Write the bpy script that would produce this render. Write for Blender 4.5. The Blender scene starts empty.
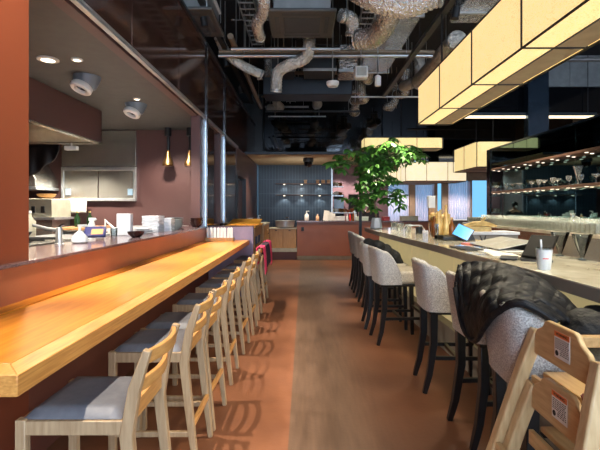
import bpy, bmesh, math, random
from mathutils import Vector, Matrix, noise
random.seed(7)
S = bpy.context.scene; C = S.collection
PI = math.pi; UP = Vector((0, 0, 1))
EYE = 1.5; F = 430.0
def P(x, y, Y):                     # point at depth Y that the camera sees at pixel (x, y)
    return Vector(((x-304)/F*Y, Y, EYE+(208-y)/F*Y))

# ------------------------------------------------------------------ mesh helper
class MB:
    def __init__(s): s.bm = bmesh.new()
    def _hull(s, vs, fs):
        v = [s.bm.verts.new(p) for p in vs]
        for f in fs:
            try: s.bm.faces.new([v[i] for i in f])
            except ValueError: pass
        return s
    def box(s, x0, x1, y0, y1, z0, z1):
        return s._hull([(x0,y0,z0),(x1,y0,z0),(x1,y1,z0),(x0,y1,z0),(x0,y0,z1),(x1,y0,z1),(x1,y1,z1),(x0,y1,z1)],
                       [(0,3,2,1),(4,5,6,7),(0,1,5,4),(1,2,6,5),(2,3,7,6),(3,0,4,7)])
    def obox(s, c, size, rot):      # rot: Matrix 3x3
        c = Vector(c); h = [q/2 for q in size]; vs = []
        for z in (-1,1):
            for x, y in ((-1,-1),(1,-1),(1,1),(-1,1)):
                vs.append(c+rot @ Vector((x*h[0], y*h[1], z*h[2])))
        return s._hull(vs, [(0,3,2,1),(4,5,6,7),(0,1,5,4),(1,2,6,5),(2,3,7,6),(3,0,4,7)])
    def sweep(s, pts, w, d, up=(0,0,1)):   # rectangular section swept along pts; w across, d along 'up'; lists allowed
        pts = [Vector(p) for p in pts]; n = len(pts); up = Vector(up)
        W = w if isinstance(w, (list, tuple)) else [w]*n
        D = d if isinstance(d, (list, tuple)) else [d]*n
        rings = []
        for i, p in enumerate(pts):
            t = (pts[min(i+1, n-1)]-pts[max(i-1, 0)]).normalized()
            a = t.cross(up)
            if a.length < 1e-4: a = t.cross(Vector((1,0,0)))
            a.normalize(); b = a.cross(t).normalized()
            rings.append([s.bm.verts.new(p+a*W[i]/2*u+b*D[i]/2*v) for u, v in ((-1,-1),(1,-1),(1,1),(-1,1))])
        for r0, r1 in zip(rings, rings[1:]):
            for k in range(4):
                s.bm.faces.new((r0[k], r0[(k+1)%4], r1[(k+1)%4], r1[k]))
        s.bm.faces.new(rings[0][::-1]); s.bm.faces.new(rings[-1])
        return s
    def tube(s, pts, r, n=8, cap=True):
        pts = [Vector(p) for p in pts]; m = len(pts)
        R = r if isinstance(r, (list, tuple)) else [r]*m
        rings = []; a0 = None
        for i, p in enumerate(pts):
            t = (pts[min(i+1, m-1)]-pts[max(i-1, 0)]).normalized()
            if a0 is None:
                a0 = t.cross(UP)
                if a0.length < 1e-3: a0 = t.cross(Vector((1,0,0)))
            a = (a0-t*a0.dot(t)).normalized(); a0 = a; b = t.cross(a)
            rings.append([s.bm.verts.new(p+(a*math.cos(2*PI*k/n)+b*math.sin(2*PI*k/n))*R[i]) for k in range(n)])
        for r0, r1 in zip(rings, rings[1:]):
            for k in range(n): s.bm.faces.new((r0[k], r0[(k+1)%n], r1[(k+1)%n], r1[k]))
        if cap:
            s.bm.faces.new(rings[0][::-1]); s.bm.faces.new(rings[-1])
        return s
    def lathe(s, prof, c=(0,0,0), n=20, rot=None, cap=True):   # prof: (r, z)
        c = Vector(c); rings = []
        for r, z in prof:
            ring = []
            for k in range(n):
                v = Vector((r*math.cos(2*PI*k/n), r*math.sin(2*PI*k/n), z))
                ring.append(s.bm.verts.new(c+(rot @ v if rot else v)))
            rings.append(ring)
        for r0, r1 in zip(rings, rings[1:]):
            for k in range(n): s.bm.faces.new((r0[k], r0[(k+1)%n], r1[(k+1)%n], r1[k]))
        if cap:
            s.bm.faces.new(rings[0][::-1]); s.bm.faces.new(rings[-1])
        return s
    def prism(s, poly, axis, a0, a1):      # poly: 2-D points in the two other axes
        def q(p, a):
            return {'x': (a, p[0], p[1]), 'y': (p[0], a, p[1]), 'z': (p[0], p[1], a)}[axis]
        A = [s.bm.verts.new(q(p, a0)) for p in poly]; B = [s.bm.verts.new(q(p, a1)) for p in poly]
        n = len(poly)
        for k in range(n): s.bm.faces.new((A[k], A[(k+1)%n], B[(k+1)%n], B[k]))
        s.bm.faces.new(A[::-1]); s.bm.faces.new(B)
        return s
    def ell(s, c, r, rot=None, u=14, v=9):
        m = Matrix.Translation(Vector(c)) @ (rot.to_4x4() if rot else Matrix.Identity(4)) @ Matrix.Diagonal((*r, 1))
        bmesh.ops.create_uvsphere(s.bm, u_segments=u, v_segments=v, radius=1, matrix=m); return s
    def grid(s, fn, nu, nv, wrap=False):
        V = [[s.bm.verts.new(fn(i/nu, j/nv)) for j in range(nv+1)] for i in range(nu if wrap else nu+1)]
        for i in range(nu):
            for j in range(nv):
                a, b = V[i], V[(i+1) % len(V)]
                s.bm.faces.new((a[j], b[j], b[j+1], a[j+1]))
        return s
    def face(s, pts):
        s.bm.faces.new([s.bm.verts.new(p) for p in pts]); return s
    def build(s, name, mat, parent=None, bevel=0, world=False, sharp=.7, seg=2, sub=0, solid=0, remesh=0, at=None):
        bm = s.bm
        bmesh.ops.recalc_face_normals(bm, faces=bm.faces[:])
        loc = Vector((0,0,0))
        if parent is None and at is None and bm.verts:
            xs = [v.co for v in bm.verts]
            lo = Vector([min(c[i] for c in xs) for i in range(3)]); hi = Vector([max(c[i] for c in xs) for i in range(3)])
            loc = Vector(((lo.x+hi.x)/2, (lo.y+hi.y)/2, lo.z))
        elif at is not None: loc = Vector(at)
        sh = loc if parent is None else (parent_world(parent) if world else Vector((0,0,0)))
        if sh.length: bmesh.ops.translate(bm, verts=bm.verts[:], vec=-sh)
        for f in bm.faces: f.smooth = True
        for e in bm.edges:
            if len(e.link_faces) == 2 and e.calc_face_angle(0) > sharp: e.smooth = False
        me = bpy.data.meshes.new(name); bm.to_mesh(me); bm.free()
        me.materials.append(mat)
        o = bpy.data.objects.new(name, me); C.objects.link(o); o.location = loc
        if parent: o.parent = parent
        if remesh:
            m = o.modifiers.new('r', 'REMESH'); m.mode = 'VOXEL'; m.voxel_size = remesh; m.use_smooth_shade = True
            m = o.modifiers.new('s', 'SMOOTH'); m.iterations = 6; m.factor = .6
        if solid:
            m = o.modifiers.new('t', 'SOLIDIFY'); m.thickness = solid; m.offset = 0
        if bevel:
            m = o.modifiers.new('b', 'BEVEL'); m.width = bevel; m.segments = seg; m.limit_method = 'ANGLE'; m.angle_limit = .7
        if sub:
            m = o.modifiers.new('u', 'SUBSURF'); m.levels = sub; m.render_levels = sub
        return o
def parent_world(p):
    v = p.location.copy()
    while p.parent: p = p.parent; v += p.location
    return v
def tag(o, label, cat, group=None, kind=None):
    o['label'] = label; o['category'] = cat
    if group: o['group'] = group
    if kind: o['kind'] = kind
    return o
def thing(name, label, cat, loc=(0,0,0), rz=0, group=None):
    o = bpy.data.objects.new(name, None); o.empty_display_size = .1; C.objects.link(o)
    o.location = loc; o.rotation_euler = (0, 0, rz)
    return tag(o, label, cat, group)
def struct(o):
    o['kind'] = 'structure'; return o
def dup(root, loc, rz=0, label=None, group=None):
    r = root.copy(); C.objects.link(r); r.location = loc; r.rotation_euler = (0, 0, rz)
    if label: r['label'] = label
    if group: r['group'] = group
    for ch in list(root.children):
        c = ch.copy(); C.objects.link(c); c.parent = r
        for g in list(ch.children):
            d = g.copy(); C.objects.link(d); d.parent = c
    return r
def text_mesh(txt, size, name, mat, parent, loc, rot):
    cu = bpy.data.curves.new(name, 'FONT'); cu.body = txt; cu.size = size; cu.align_x = 'CENTER'; cu.align_y = 'CENTER'; cu.extrude = .0004
    tmp = bpy.data.objects.new(name, cu); C.objects.link(tmp)
    bpy.context.view_layer.update()
    me = bpy.data.meshes.new_from_object(tmp); bpy.data.objects.remove(tmp); me.materials.clear(); me.materials.append(mat)
    o = bpy.data.objects.new(name, me); C.objects.link(o); o.parent = parent; o.location = loc; o.rotation_euler = rot
    return o

# ------------------------------------------------------------------ materials
def lin(c):
    def f(v):
        v = v/255
        return v/12.92 if v <= .04045 else ((v+.055)/1.055)**2.4
    return (f(c[0]), f(c[1]), f(c[2]), 1)
def M(name, col, rough=.5, metal=0, col2=None, scale=8, stretch=(1,1,1), bump=0, bscale=None, detail=4, spec=.5, emis=None, es=0, coat=0, lo=.3, hi=.7, alpha=1, trans=0):
    m = bpy.data.materials.new(name); m.use_nodes = True
    nt = m.node_tree; b = nt.nodes['Principled BSDF']; L = nt.links.new
    b.inputs['Base Color'].default_value = lin(col); b.inputs['Roughness'].default_value = rough
    b.inputs['Metallic'].default_value = metal; b.inputs['Specular IOR Level'].default_value = spec
    b.inputs['Coat Weight'].default_value = coat; b.inputs['Coat Roughness'].default_value = .08
    if trans: b.inputs['Transmission Weight'].default_value = trans
    if alpha < 1: b.inputs['Alpha'].default_value = alpha
    tc = nt.nodes.new('ShaderNodeTexCoord'); mp = nt.nodes.new('ShaderNodeMapping'); mp.inputs['Scale'].default_value = stretch
    L(tc.outputs['Object'], mp.inputs['Vector'])
    if col2 is None:
        col2 = tuple(q*.9 for q in col)
    nz = nt.nodes.new('ShaderNodeTexNoise'); nz.inputs['Scale'].default_value = scale; nz.inputs['Detail'].default_value = detail
    L(mp.outputs['Vector'], nz.inputs['Vector'])
    r = nt.nodes.new('ShaderNodeValToRGB'); r.color_ramp.elements[0].position = lo; r.color_ramp.elements[1].position = hi
    r.color_ramp.elements[0].color = lin(col); r.color_ramp.elements[1].color = lin(col2)
    L(nz.outputs['Fac'], r.inputs['Fac']); L(r.outputs['Color'], b.inputs['Base Color'])
    if emis:
        b.inputs['Emission Color'].default_value = lin(emis); b.inputs['Emission Strength'].default_value = es
    if bump:
        n2 = nt.nodes.new('ShaderNodeTexNoise'); n2.inputs['Scale'].default_value = bscale or scale; n2.inputs['Detail'].default_value = 3
        L(mp.outputs['Vector'], n2.inputs['Vector'])
        bp = nt.nodes.new('ShaderNodeBump'); bp.inputs['Strength'].default_value = bump; bp.inputs['Distance'].default_value = .02 if bump < 1 else .06
        L(n2.outputs['Fac'], bp.inputs['Height']); L(bp.outputs['Normal'], b.inputs['Normal'])
    return m
def thin_glass(name, tint=(235,240,240), refl=.12):
    m = bpy.data.materials.new(name); m.use_nodes = True; nt = m.node_tree; nt.nodes.clear(); L = nt.links.new
    o = nt.nodes.new('ShaderNodeOutputMaterial'); t = nt.nodes.new('ShaderNodeBsdfTransparent'); g = nt.nodes.new('ShaderNodeBsdfGlossy')
    mx = nt.nodes.new('ShaderNodeMixShader'); fr = nt.nodes.new('ShaderNodeLayerWeight'); fr.inputs['Blend'].default_value = refl
    t.inputs['Color'].default_value = lin(tint); g.inputs['Roughness'].default_value = .03
    L(fr.outputs['Fresnel'], mx.inputs['Fac']); L(t.outputs[0], mx.inputs[1]); L(g.outputs[0], mx.inputs[2]); L(mx.outputs[0], o.inputs[0])
    return m
def ripple(m, scale, dist, strength, axis='X'):     # adds wave bump (slats, quilting)
    nt = m.node_tree; b = nt.nodes['Principled BSDF']; L = nt.links.new
    tc = nt.nodes.new('ShaderNodeTexCoord'); w = nt.nodes.new('ShaderNodeTexWave'); w.bands_direction = axis
    w.inputs['Scale'].default_value = scale; w.inputs['Distortion'].default_value = dist
    L(tc.outputs['Object'], w.inputs['Vector'])
    bp = nt.nodes.new('ShaderNodeBump'); bp.inputs['Strength'].default_value = strength; bp.inputs['Distance'].default_value = .02
    L(w.outputs['Fac'], bp.inputs['Height'])
    if b.inputs['Normal'].is_linked: L(b.inputs['Normal'].links[0].from_socket, bp.inputs['Normal'])
    L(bp.outputs['Normal'], b.inputs['Normal']); return m

counter_wood = M('counter_wood', (216,140,48), .32, col2=(190,112,32), scale=3, stretch=(14,.9,14), detail=6, coat=.15)
strip_wood = M('strip_wood', (200,124,40), .35, col2=(178,104,30), scale=3, stretch=(14,.9,14), detail=6)
edge_wood = M('edge_wood', (222,160,84), .4, col2=(186,120,52), scale=4, stretch=(14,1.2,30), detail=6)
ash = M('ash_wood', (180,152,116), .42, col2=(152,122,88), scale=4, stretch=(16,16,1.6), detail=6)
ash_rail = M('ash_rail_wood', (206,152,88), .4, col2=(176,122,64), scale=4, stretch=(16,1.6,16), detail=6)
high_wood = M('rubber_wood', (206,172,122), .38, col2=(180,142,92), scale=4, stretch=(14,2,14), detail=6)
high_wood_v = M('rubber_wood_upright', (208,178,132), .38, col2=(184,150,104), scale=4, stretch=(14,14,1.6), detail=6)
pad_grey = M('grey_seat_vinyl', (112,112,116), .5, col2=(100,100,106), scale=30, bump=.05, bscale=200)
copper = M('copper_panel', (142,76,52), .36, .45, col2=(132,70,48), scale=1.2, stretch=(1,1,.4))
riser_m = M('russet_riser', (158,92,64), .42, 0, col2=(144,82,56), scale=3)
maroon = M('maroon_wall', (92,64,60), .42, 0, col2=(84,57,54), scale=1.5, coat=.1)
maroon_gloss = M('maroon_gloss_panel', (92,62,50), .1, .5, col2=(84,55,45), scale=.8)
brown_lower = M('brown_lower_wall', (122,70,52), .5, 0, col2=(100,56,44), scale=1.2)
rust = M('rust_counter', (156,88,52), .42, 0, col2=(138,75,42), scale=1.6)
lavender = M('lavender_laminate', (160,140,158), .45)
granite = M('granite', (120,98,98), .14, 0, col2=(96,74,76), scale=60, lo=.42, hi=.58)
soffit_m = M('soffit_paint', (82,82,80), .6)
beige = M('beige_soffit', (196,176,140), .7)
steel = M('stainless_steel', (204,199,186), .26, .82, col2=(196,190,177), scale=1.5, stretch=(3,3,.5), bump=.04, bscale=3)
steel_b = M('brushed_steel', (216,216,214), .34, .75)
chrome = M('chrome', (200,206,212), .12, 1)
black = M('black_matte', (20,19,20), .5)
blackgloss = M('black_gloss', (9,11,15), .08, 0)
ceil_black = M('black_ceiling', (24,25,28), .8, col2=(16,17,20), scale=2)
black_wood = M('black_stained_leg', (20,17,17), .32)
boucle = M('grey_boucle', (208,202,194), .85, col2=(150,144,138), scale=150, lo=.36, hi=.62, bump=.5, bscale=150)
boucle_seat = M('beige_boucle', (216,206,186), .85, col2=(166,154,136), scale=150, lo=.36, hi=.62, bump=.5, bscale=150)
down_black = ripple(M('black_down_fabric', (16,16,19), .6, col2=(11,11,14), spec=.3, scale=5, bump=.7, bscale=16), 2.2, 3.5, .7, 'DIAGONAL')
coat_dark = M('dark_wool', (20,20,20), .7, col2=(12,12,12), scale=14, bump=.9, bscale=22)
foil = M('foil_duct', (236,234,230), .24, .85, col2=(216,210,200), scale=14, bump=1, bscale=30)
foil_w = M('pale_duct', (226,222,214), .34, .5, col2=(200,192,180), scale=10, bump=1, bscale=26)
insul = M('insulation_foil', (206,206,206), .25, .8, col2=(170,170,168), scale=12, bump=1, bscale=18)
galv = M('galvanised_pipe', (176,176,174), .35, .8)
rustpipe = M('primer_pipe', (140,120,98), .5, .2)
dkgrey = M('dark_grey_metal', (52,56,60), .5, .3)
navy_duct = M('dark_blue_duct', (36,44,54), .5, .2)
ac_panel = M('grey_ac_panel', (70,70,68), .5); ac_grille = M('ac_grille', (58,56,54), .6)
ac_grille = ripple(ac_grille, 18, 0, .8, 'Y')
white = M('white_plastic', (232,230,226), .35); porcelain = M('porcelain', (232,234,236), .15)
cream = M('cream_panel', (186,178,154), .5)
spot_blue = M('blue_grey_lamp', (118,132,146), .4, .3)
brass = M('brass', (138,104,64), .34, .9)
pink_red = M('pink_red_cloth', (236,60,104), .75, bump=.3, bscale=60)
darkcloth = M('dark_cloth', (54,34,48), .8)
oak = M('oak_cabinet', (188,140,86), .45, col2=(164,116,66), scale=4, stretch=(12,12,1.4), detail=5)
orange_wood = M('orange_tray_wood', (236,168,60), .4, col2=(216,146,44), scale=3, stretch=(2,12,12))
paper = M('paper_white', (236,232,222), .6); paper_grey = M('laminated_sheet', (176,174,166), .2)
lacquer = M('black_lacquer', (34,22,20), .12, col2=(60,26,20), scale=12)
celadon = M('grey_green_ceramic', (150,158,150), .25); slate = M('slate_ceramic', (70,80,88), .3)
leaf = M('leaf_green', (100,152,58), .4, col2=(46,98,36), scale=9); bark = M('bark', (120,98,74), .8)
skin = M('skin', (196,146,118), .5); hair = M('black_hair', (18,15,14), .5); shirt = M('charcoal_shirt', (40,40,46), .8)
mirror_m = M('smoked_mirror', (108,138,138), .03, 1, col2=(102,132,132), scale=.3)
dark_mirror = M('black_mirror', (120,124,130), .05, 1, col2=(108,112,118), scale=.6)
teal_glass = M('blue_gloss_column', (86,104,124), .12, .8)
shelf_m = M('brown_shelf', (104,76,60), .4)
bar_top_m = M('bar_stone_top', (226,218,194), .12, 0, col2=(190,178,150), scale=5, detail=8, coat=.3, lo=.35, hi=.65)
bar_edge_m = M('bar_stone_edge', (150,140,124), .4, 0, col2=(132,122,108), scale=6)
plinth_m = M('grey_plinth', (136,128,114), .5)
glow_panel = M('backlit_panel', (210,196,150), .5, col2=(200,186,140), scale=2, emis=(226,208,150), es=.26)
lantern_m = M('lantern_paper', (236,206,140), .7, emis=(250,216,134), es=.62)
lantern_pale = M('pale_lantern_paper', (244,230,200), .7, emis=(255,236,196), es=.62)
lantern_shade = M('lantern_diffuser_plain', (176,160,128), .6)
for m_, (a_, b_) in ((lantern_m, ((255,240,180),(232,194,116))), (lantern_pale, ((255,240,206),(250,226,178)))):
    nt = m_.node_tree; b = nt.nodes['Principled BSDF']
    tc = nt.nodes.new('ShaderNodeTexCoord'); nz = nt.nodes.new('ShaderNodeTexNoise'); nz.inputs['Scale'].default_value = 110; nz.inputs['Detail'].default_value = 5
    r = nt.nodes.new('ShaderNodeValToRGB'); r.color_ramp.elements[0].position = .42; r.color_ramp.elements[1].position = .6
    r.color_ramp.elements[0].color = lin(a_); r.color_ramp.elements[1].color = lin(b_)
    nt.links.new(tc.outputs['Object'], nz.inputs['Vector']); nt.links.new(nz.outputs['Fac'], r.inputs['Fac']); nt.links.new(r.outputs['Color'], b.inputs['Emission Color'])
lamp_on = M('lamp_glow', (255,244,224), .5, emis=(255,240,214), es=3.0)
puck_on = M('puck_glow', (255,244,224), .5, emis=(255,240,214), es=1.4)
led_on = M('led_glow', (255,240,210), .5, emis=(255,232,190), es=1.2)
screen_blue = M('blue_screen', (60,140,220), .2, emis=(84,160,236), es=.6)
screen_off = M('black_screen', (10,8,8), .55, spec=.12)
glass = thin_glass('drinking_glass', (232,236,232), .32)
nt = glass.node_tree; o_ = [n for n in nt.nodes if n.type == 'OUTPUT_MATERIAL'][0]; s_ = o_.inputs[0].links[0].from_socket
d_ = nt.nodes.new('ShaderNodeBsdfDiffuse'); d_.inputs[0].default_value = lin((246,242,228)); m_ = nt.nodes.new('ShaderNodeMixShader'); m_.inputs[0].default_value = .15  # creamy diffuse share paints in the light caught by glass edges
nt.links.new(s_, m_.inputs[1]); nt.links.new(d_.outputs[0], m_.inputs[2]); nt.links.new(m_.outputs[0], o_.inputs[0])
clear = thin_glass('clear_plastic', (222,228,232), .3)
pane = thin_glass('window_glass', (240,248,252), .06)
tile = M('blue_slate_tile', (56,70,82), .35, col2=(46,60,72), scale=5)
nt = tile.node_tree; b = nt.nodes['Principled BSDF']; tc = nt.nodes.new('ShaderNodeTexCoord'); mp = nt.nodes.new('ShaderNodeMapping'); mp.inputs['Rotation'].default_value = (PI/2, 0, PI/2)
br = nt.nodes.new('ShaderNodeTexBrick'); br.offset = 0; br.inputs['Scale'].default_value = 1; br.inputs['Brick Width'].default_value = .5; br.inputs['Row Height'].default_value = .1
br.inputs['Mortar Size'].default_value = .008; br.inputs['Color1'].default_value = lin((42,56,68)); br.inputs['Color2'].default_value = lin((34,46,58)); br.inputs['Mortar'].default_value = lin((70,82,90))
mp2 = nt.nodes.new('ShaderNodeSeparateXYZ'); cb = nt.nodes.new('ShaderNodeCombineXYZ')
nt.links.new(tc.outputs['Object'], mp2.inputs[0]); nt.links.new(mp2.outputs['Z'], cb.inputs['X']); nt.links.new(mp2.outputs['X'], cb.inputs['Y'])
nt.links.new(cb.outputs[0], br.inputs['Vector']); nt.links.new(br.outputs['Color'], b.inputs['Base Color'])
curtain_m = bpy.data.materials.new('sheer_curtain'); curtain_m.use_nodes = True; nt = curtain_m.node_tree; nt.nodes.clear()
o_ = nt.nodes.new('ShaderNodeOutputMaterial'); d_ = nt.nodes.new('ShaderNodeBsdfDiffuse'); t_ = nt.nodes.new('ShaderNodeBsdfTranslucent'); p_ = nt.nodes.new('ShaderNodeBsdfTransparent')
d_.inputs[0].default_value = lin((232,222,232)); t_.inputs[0].default_value = lin((255,232,238)); m_ = nt.nodes.new('ShaderNodeMixShader'); m2_ = nt.nodes.new('ShaderNodeMixShader'); m_.inputs[0].default_value = .6; m2_.inputs[0].default_value = .12
nt.links.new(d_.outputs[0], m_.inputs[1]); nt.links.new(t_.outputs[0], m_.inputs[2]); nt.links.new(m_.outputs[0], m2_.inputs[1]); nt.links.new(p_.outputs[0], m2_.inputs[2]); nt.links.new(m2_.outputs[0], o_.inputs[0])
win_wall = M('brown_pillar', (150,124,100), .6)
purple_wall = M('purple_wall', (140,104,108), .6)
gold_m = M('gold_label', (226,196,128), .35, .15, col2=(170,128,66), scale=9)
amber = M('amber_bottle', (120,70,26), .12, 0)
orange_l = M('orange_label', (232,120,50), .5); ink = M('black_ink', (40,38,36), .7); red_ink = M('red_ink', (220,50,50), .5)
cup_m = M('frosted_cup', (206,208,206), .3); pinkcard = M('pink_card', (236,130,120), .6)
blue_pack = M('blue_package', (52,54,110), .3); bread = M('orange_picture', (222,150,80), .5)
green_b = M('green_bottle', (34,62,34), .15)
yellow_b = M('yellow_tub', (220,180,60), .4); towel = M('grey_towel', (196,194,190), .8)
# floor: terracotta along the counter, greyer wood-grain planks down the aisle
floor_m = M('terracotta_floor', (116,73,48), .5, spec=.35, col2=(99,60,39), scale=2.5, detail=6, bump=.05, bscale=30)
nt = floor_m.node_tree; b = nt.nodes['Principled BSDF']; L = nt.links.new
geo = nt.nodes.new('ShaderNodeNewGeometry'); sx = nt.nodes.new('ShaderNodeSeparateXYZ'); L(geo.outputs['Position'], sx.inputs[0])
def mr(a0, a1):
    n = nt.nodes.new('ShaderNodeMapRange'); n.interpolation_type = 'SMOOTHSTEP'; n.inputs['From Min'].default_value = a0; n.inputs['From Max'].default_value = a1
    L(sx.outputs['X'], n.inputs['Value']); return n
m1 = mr(-.105, -.095); m2 = mr(.9, .25); mu = nt.nodes.new('ShaderNodeMath'); mu.operation = 'MULTIPLY'  # right-hand fade to terracotta paints the warm light by the bar stools
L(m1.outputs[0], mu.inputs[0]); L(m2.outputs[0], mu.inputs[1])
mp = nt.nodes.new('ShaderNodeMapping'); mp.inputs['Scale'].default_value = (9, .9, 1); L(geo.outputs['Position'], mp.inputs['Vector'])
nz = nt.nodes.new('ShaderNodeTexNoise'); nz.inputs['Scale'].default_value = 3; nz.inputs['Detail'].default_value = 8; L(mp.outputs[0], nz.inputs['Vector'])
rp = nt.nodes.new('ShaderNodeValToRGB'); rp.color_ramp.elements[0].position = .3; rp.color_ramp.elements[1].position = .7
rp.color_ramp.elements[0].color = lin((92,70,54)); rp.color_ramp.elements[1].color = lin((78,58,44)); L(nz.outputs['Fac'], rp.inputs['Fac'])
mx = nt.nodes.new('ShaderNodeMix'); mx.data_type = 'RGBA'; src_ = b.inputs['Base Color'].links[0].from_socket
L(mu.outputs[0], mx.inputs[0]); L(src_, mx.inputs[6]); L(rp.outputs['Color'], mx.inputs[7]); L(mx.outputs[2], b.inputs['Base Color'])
# ================================================================== SETTING
LW = -1.6          # plane of the left wall
MX = 4.3           # plane of the bar's mirror wall
BY = 19.5          # far wall
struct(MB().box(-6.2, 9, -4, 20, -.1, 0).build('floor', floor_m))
struct(MB().box(-6.2, 9, -4, 20, 5.2, 5.3).build('ceiling', ceil_black))
struct(MB().box(-6.3, -6.2, -4, 20, 0, 5.2).build('wall_left', maroon))
struct(MB().box(9, 9.1, -4, 20, 0, 5.2).build('wall_right', win_wall))
# glazed front behind the camera
fr = MB()
for x in (-6.2, -3.2, -.2, 2.8, 5.9, 8.9): fr.box(x-.05, x+.05, -4.1, -4, 0, 5.2)
fr.box(-6.2, 9, -4.1, -4, 0, .15).box(-6.2, 9, -4.1, -4, 5.1, 5.2)
struct(fr.build('wall_front', dkgrey)); struct(MB().box(-6.2, 9, -4.06, -4.05, .15, 5.1).build('window_1', pane))
# left wall: copper panel beside the camera, fascia over the kitchen opening, panels beyond it
struct(MB().box(LW-.12, LW, -4, 2.5, 0, 5.2).build('wall_left', copper))
fx = MB()
for y0, y1 in ((2.5, 4.0), (4.0, 5.5), (5.5, 6.99), (7.09, 8.59), (8.7, 10.6), (10.6, 12.5), (12.5, 15.2)):
    fx.box(LW-.1, LW, y0+.006, y1-.006, 2.97, 4.16)
fx.box(LW-.13, LW-.02, 2.5, 15.2, 2.975, 4.15)
struct(fx.build('wall_left', maroon_gloss, bevel=.004))
struct(MB().box(LW-.1, LW+.03, 2.5, 15.2, 4.16, 4.2).build('trim_1', dkgrey))
tr = MB()
for z in (2.945, 2.972): tr.box(LW-.03, LW+.015, 2.5, 10.4, z, z+.018)
struct(tr.build('trim_2', steel_b))
struct(MB().box(LW-.15, LW-.05, 2.5, 10.4, 2.93, 2.97).build('trim_3', maroon))
def mullion(y, n):
    struct(MB().box(LW-.16, LW-.02, y-.34, y-.04, 1.2, 2.97).build('wall_left', maroon))
    m = MB()
    for k in (0, .034): m.box(LW-.06, LW+.02, y+k-.02, y+k+.006, 1.2, 4.16)
    m.box(LW-.06, LW-.01, y-.04, y+.04, 1.2, 4.16)
    struct(m.build('trim_%d' % n, chrome, bevel=.003))
mullion(7.04, 4); mullion(8.65, 5)
pw = MB()
for y0, y1 in ((7.08, 7.8), (8.69, 9.3), (9.3, 10.3)): pw.box(LW-.14, LW-.03, y0+.004, y1-.004, 0, 2.97)
struct(pw.build('wall_left', maroon_gloss, bevel=.004))
struct(MB().box(LW-.14, LW-.03, 7.0, 8.3, 0, 1.2).build('wall_left', maroon))
struct(MB().box(LW-.14, LW-.02, 11.9, 15.2, 0, 2.97).box(LW-.14, LW-.02, 10.3, 11.9, 2.3, 2.97).build('wall_left', maroon))
dr = struct(MB().box(LW-.16, LW-.1, 10.36, 11.84, 0, 2.3).build('door_1', maroon_gloss))
dh = MB().box(LW-.1, LW-.06, 10.52, 10.56, .9, 1.4).build('door_handle', chrome, dr, world=True)
df = MB().box(LW-.1, LW, 10.3, 10.36, 0, 2.3).box(LW-.1, LW, 11.84, 11.9, 0, 2.3).build('door_frame', dkgrey, dr, world=True)
# kitchen room behind the counter
struct(MB().box(-6.2, LW-.13, 8.1, 8.22, 0, 2.97).build('wall_kitchen', maroon, at=(-6.2, 8.1, 0)))
struct(MB().box(-6.2, LW-.1, .5, 8.1, 2.97, 3.05).build('ceiling_kitchen', soffit_m))
struct(MB().box(-6.2, LW-.12, .4, .5, 0, 2.97).build('wall_kitchen', maroon))
struct(MB().box(LW-.12, LW, 2.5, 8.3, 0, .93).build('wall_left', brown_lower))
struct(MB().box(-3.3, -3.2, .4, 15.2, 3.05, 5.2).build('wall_left', ceil_black))
struct(MB().box(-3.2, LW-.1, .4, 15.2, 3.06, 3.1).build('ceiling_kitchen', ceil_black))
struct(MB().box(-6.2, LW-.1, 15.2, 15.3, 3.0, 5.2).build('wall_back', black))
struct(MB().box(-6.2, LW-.1, 15.2, 15.3, 0, 3.0).build('wall_back', maroon))
# far end: tiled niche under a beige soffit, black mirror above it
struct(MB().box(LW, .95, 15.0, 15.1, 0, 3.0).build('wall_back', tile, at=(LW, 15, 0)))
struct(MB().box(LW-.1, 2.0, 11.9, 15.1, 3.0, 3.04).build('ceiling_niche', beige))
struct(MB().box(LW-.1, 2.0, 11.87, 11.9, 2.98, 3.05).build('trim_6', dkgrey))
struct(MB().box(-1.35, 9, 14.4, 14.5, 3.04, 5.2).build('wall_back', dark_mirror))
struct(MB().box(LW-.1, -1.35, 14.0, 14.5, 3.04, 5.2).build('wall_back', black))
struct(MB().box(.95, 1.0, 15.0, 16.4, 0, 3.0).build('wall_back', steel_b))
# back-of-house beyond the tiled wall
bb = MB().box(.5, 3.4, 17.4, 17.5, 2.05, 3.4).box(.5, 1.2, 17.4, 17.5, 0, 2.05).box(1.62, 1.8, 17.4, 17.5, 0, 2.05).box(2.2, 3.4, 17.4, 17.5, 0, 2.05)
struct(bb.build('wall_back', purple_wall))
struct(MB().box(.5, 3.4, 18.4, 18.5, 0, 3.4).build('wall_back', soffit_m))
struct(MB().box(1.2, 1.62, 17.42, 17.46, 0, 1.85).build('door_2', blackgloss))
# far window wall: brown pillars, sky behind the glass
pl = MB().box(3.3, 9, BY, BY+.1, 2.75, 5.2).box(3.3, 9, BY, BY+.1, 0, .95)
struct(pl.build('wall_back', win_wall))
pl = MB()
for x0, x1 in ((3.3, 3.42), (4.75, 5.05), (5.85, 6.05), (6.25, 6.55), (7.45, 7.62), (8.5, 9)): pl.box(x0, x1, BY-.02, BY+.1, .95, 2.75)
struct(pl.build('wall_back', win_wall))
struct(MB().box(3.4, 8.6, BY+.04, BY+.05, .95, 2.75).build('window_2', pane))
# dark bulkhead, grey panels and gloss column behind the bar
struct(MB().box(4.15, 9, 10.4, 10.5, 3.78, 4.42).build('wall_bar', blackgloss))
gp = MB()
for k in range(4): gp.box(5.6+k*.85, 6.44+k*.85, 10.42, 10.5, 4.44, 5.2)
struct(gp.build('wall_bar', M('grey_metal_panel', (150,152,152), .4, .4), bevel=.006))
struct(MB().box(5.3, 5.79, 10.16, 10.38, 0, 5.2).build('wall_bar', teal_glass, bevel=.01))
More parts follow.
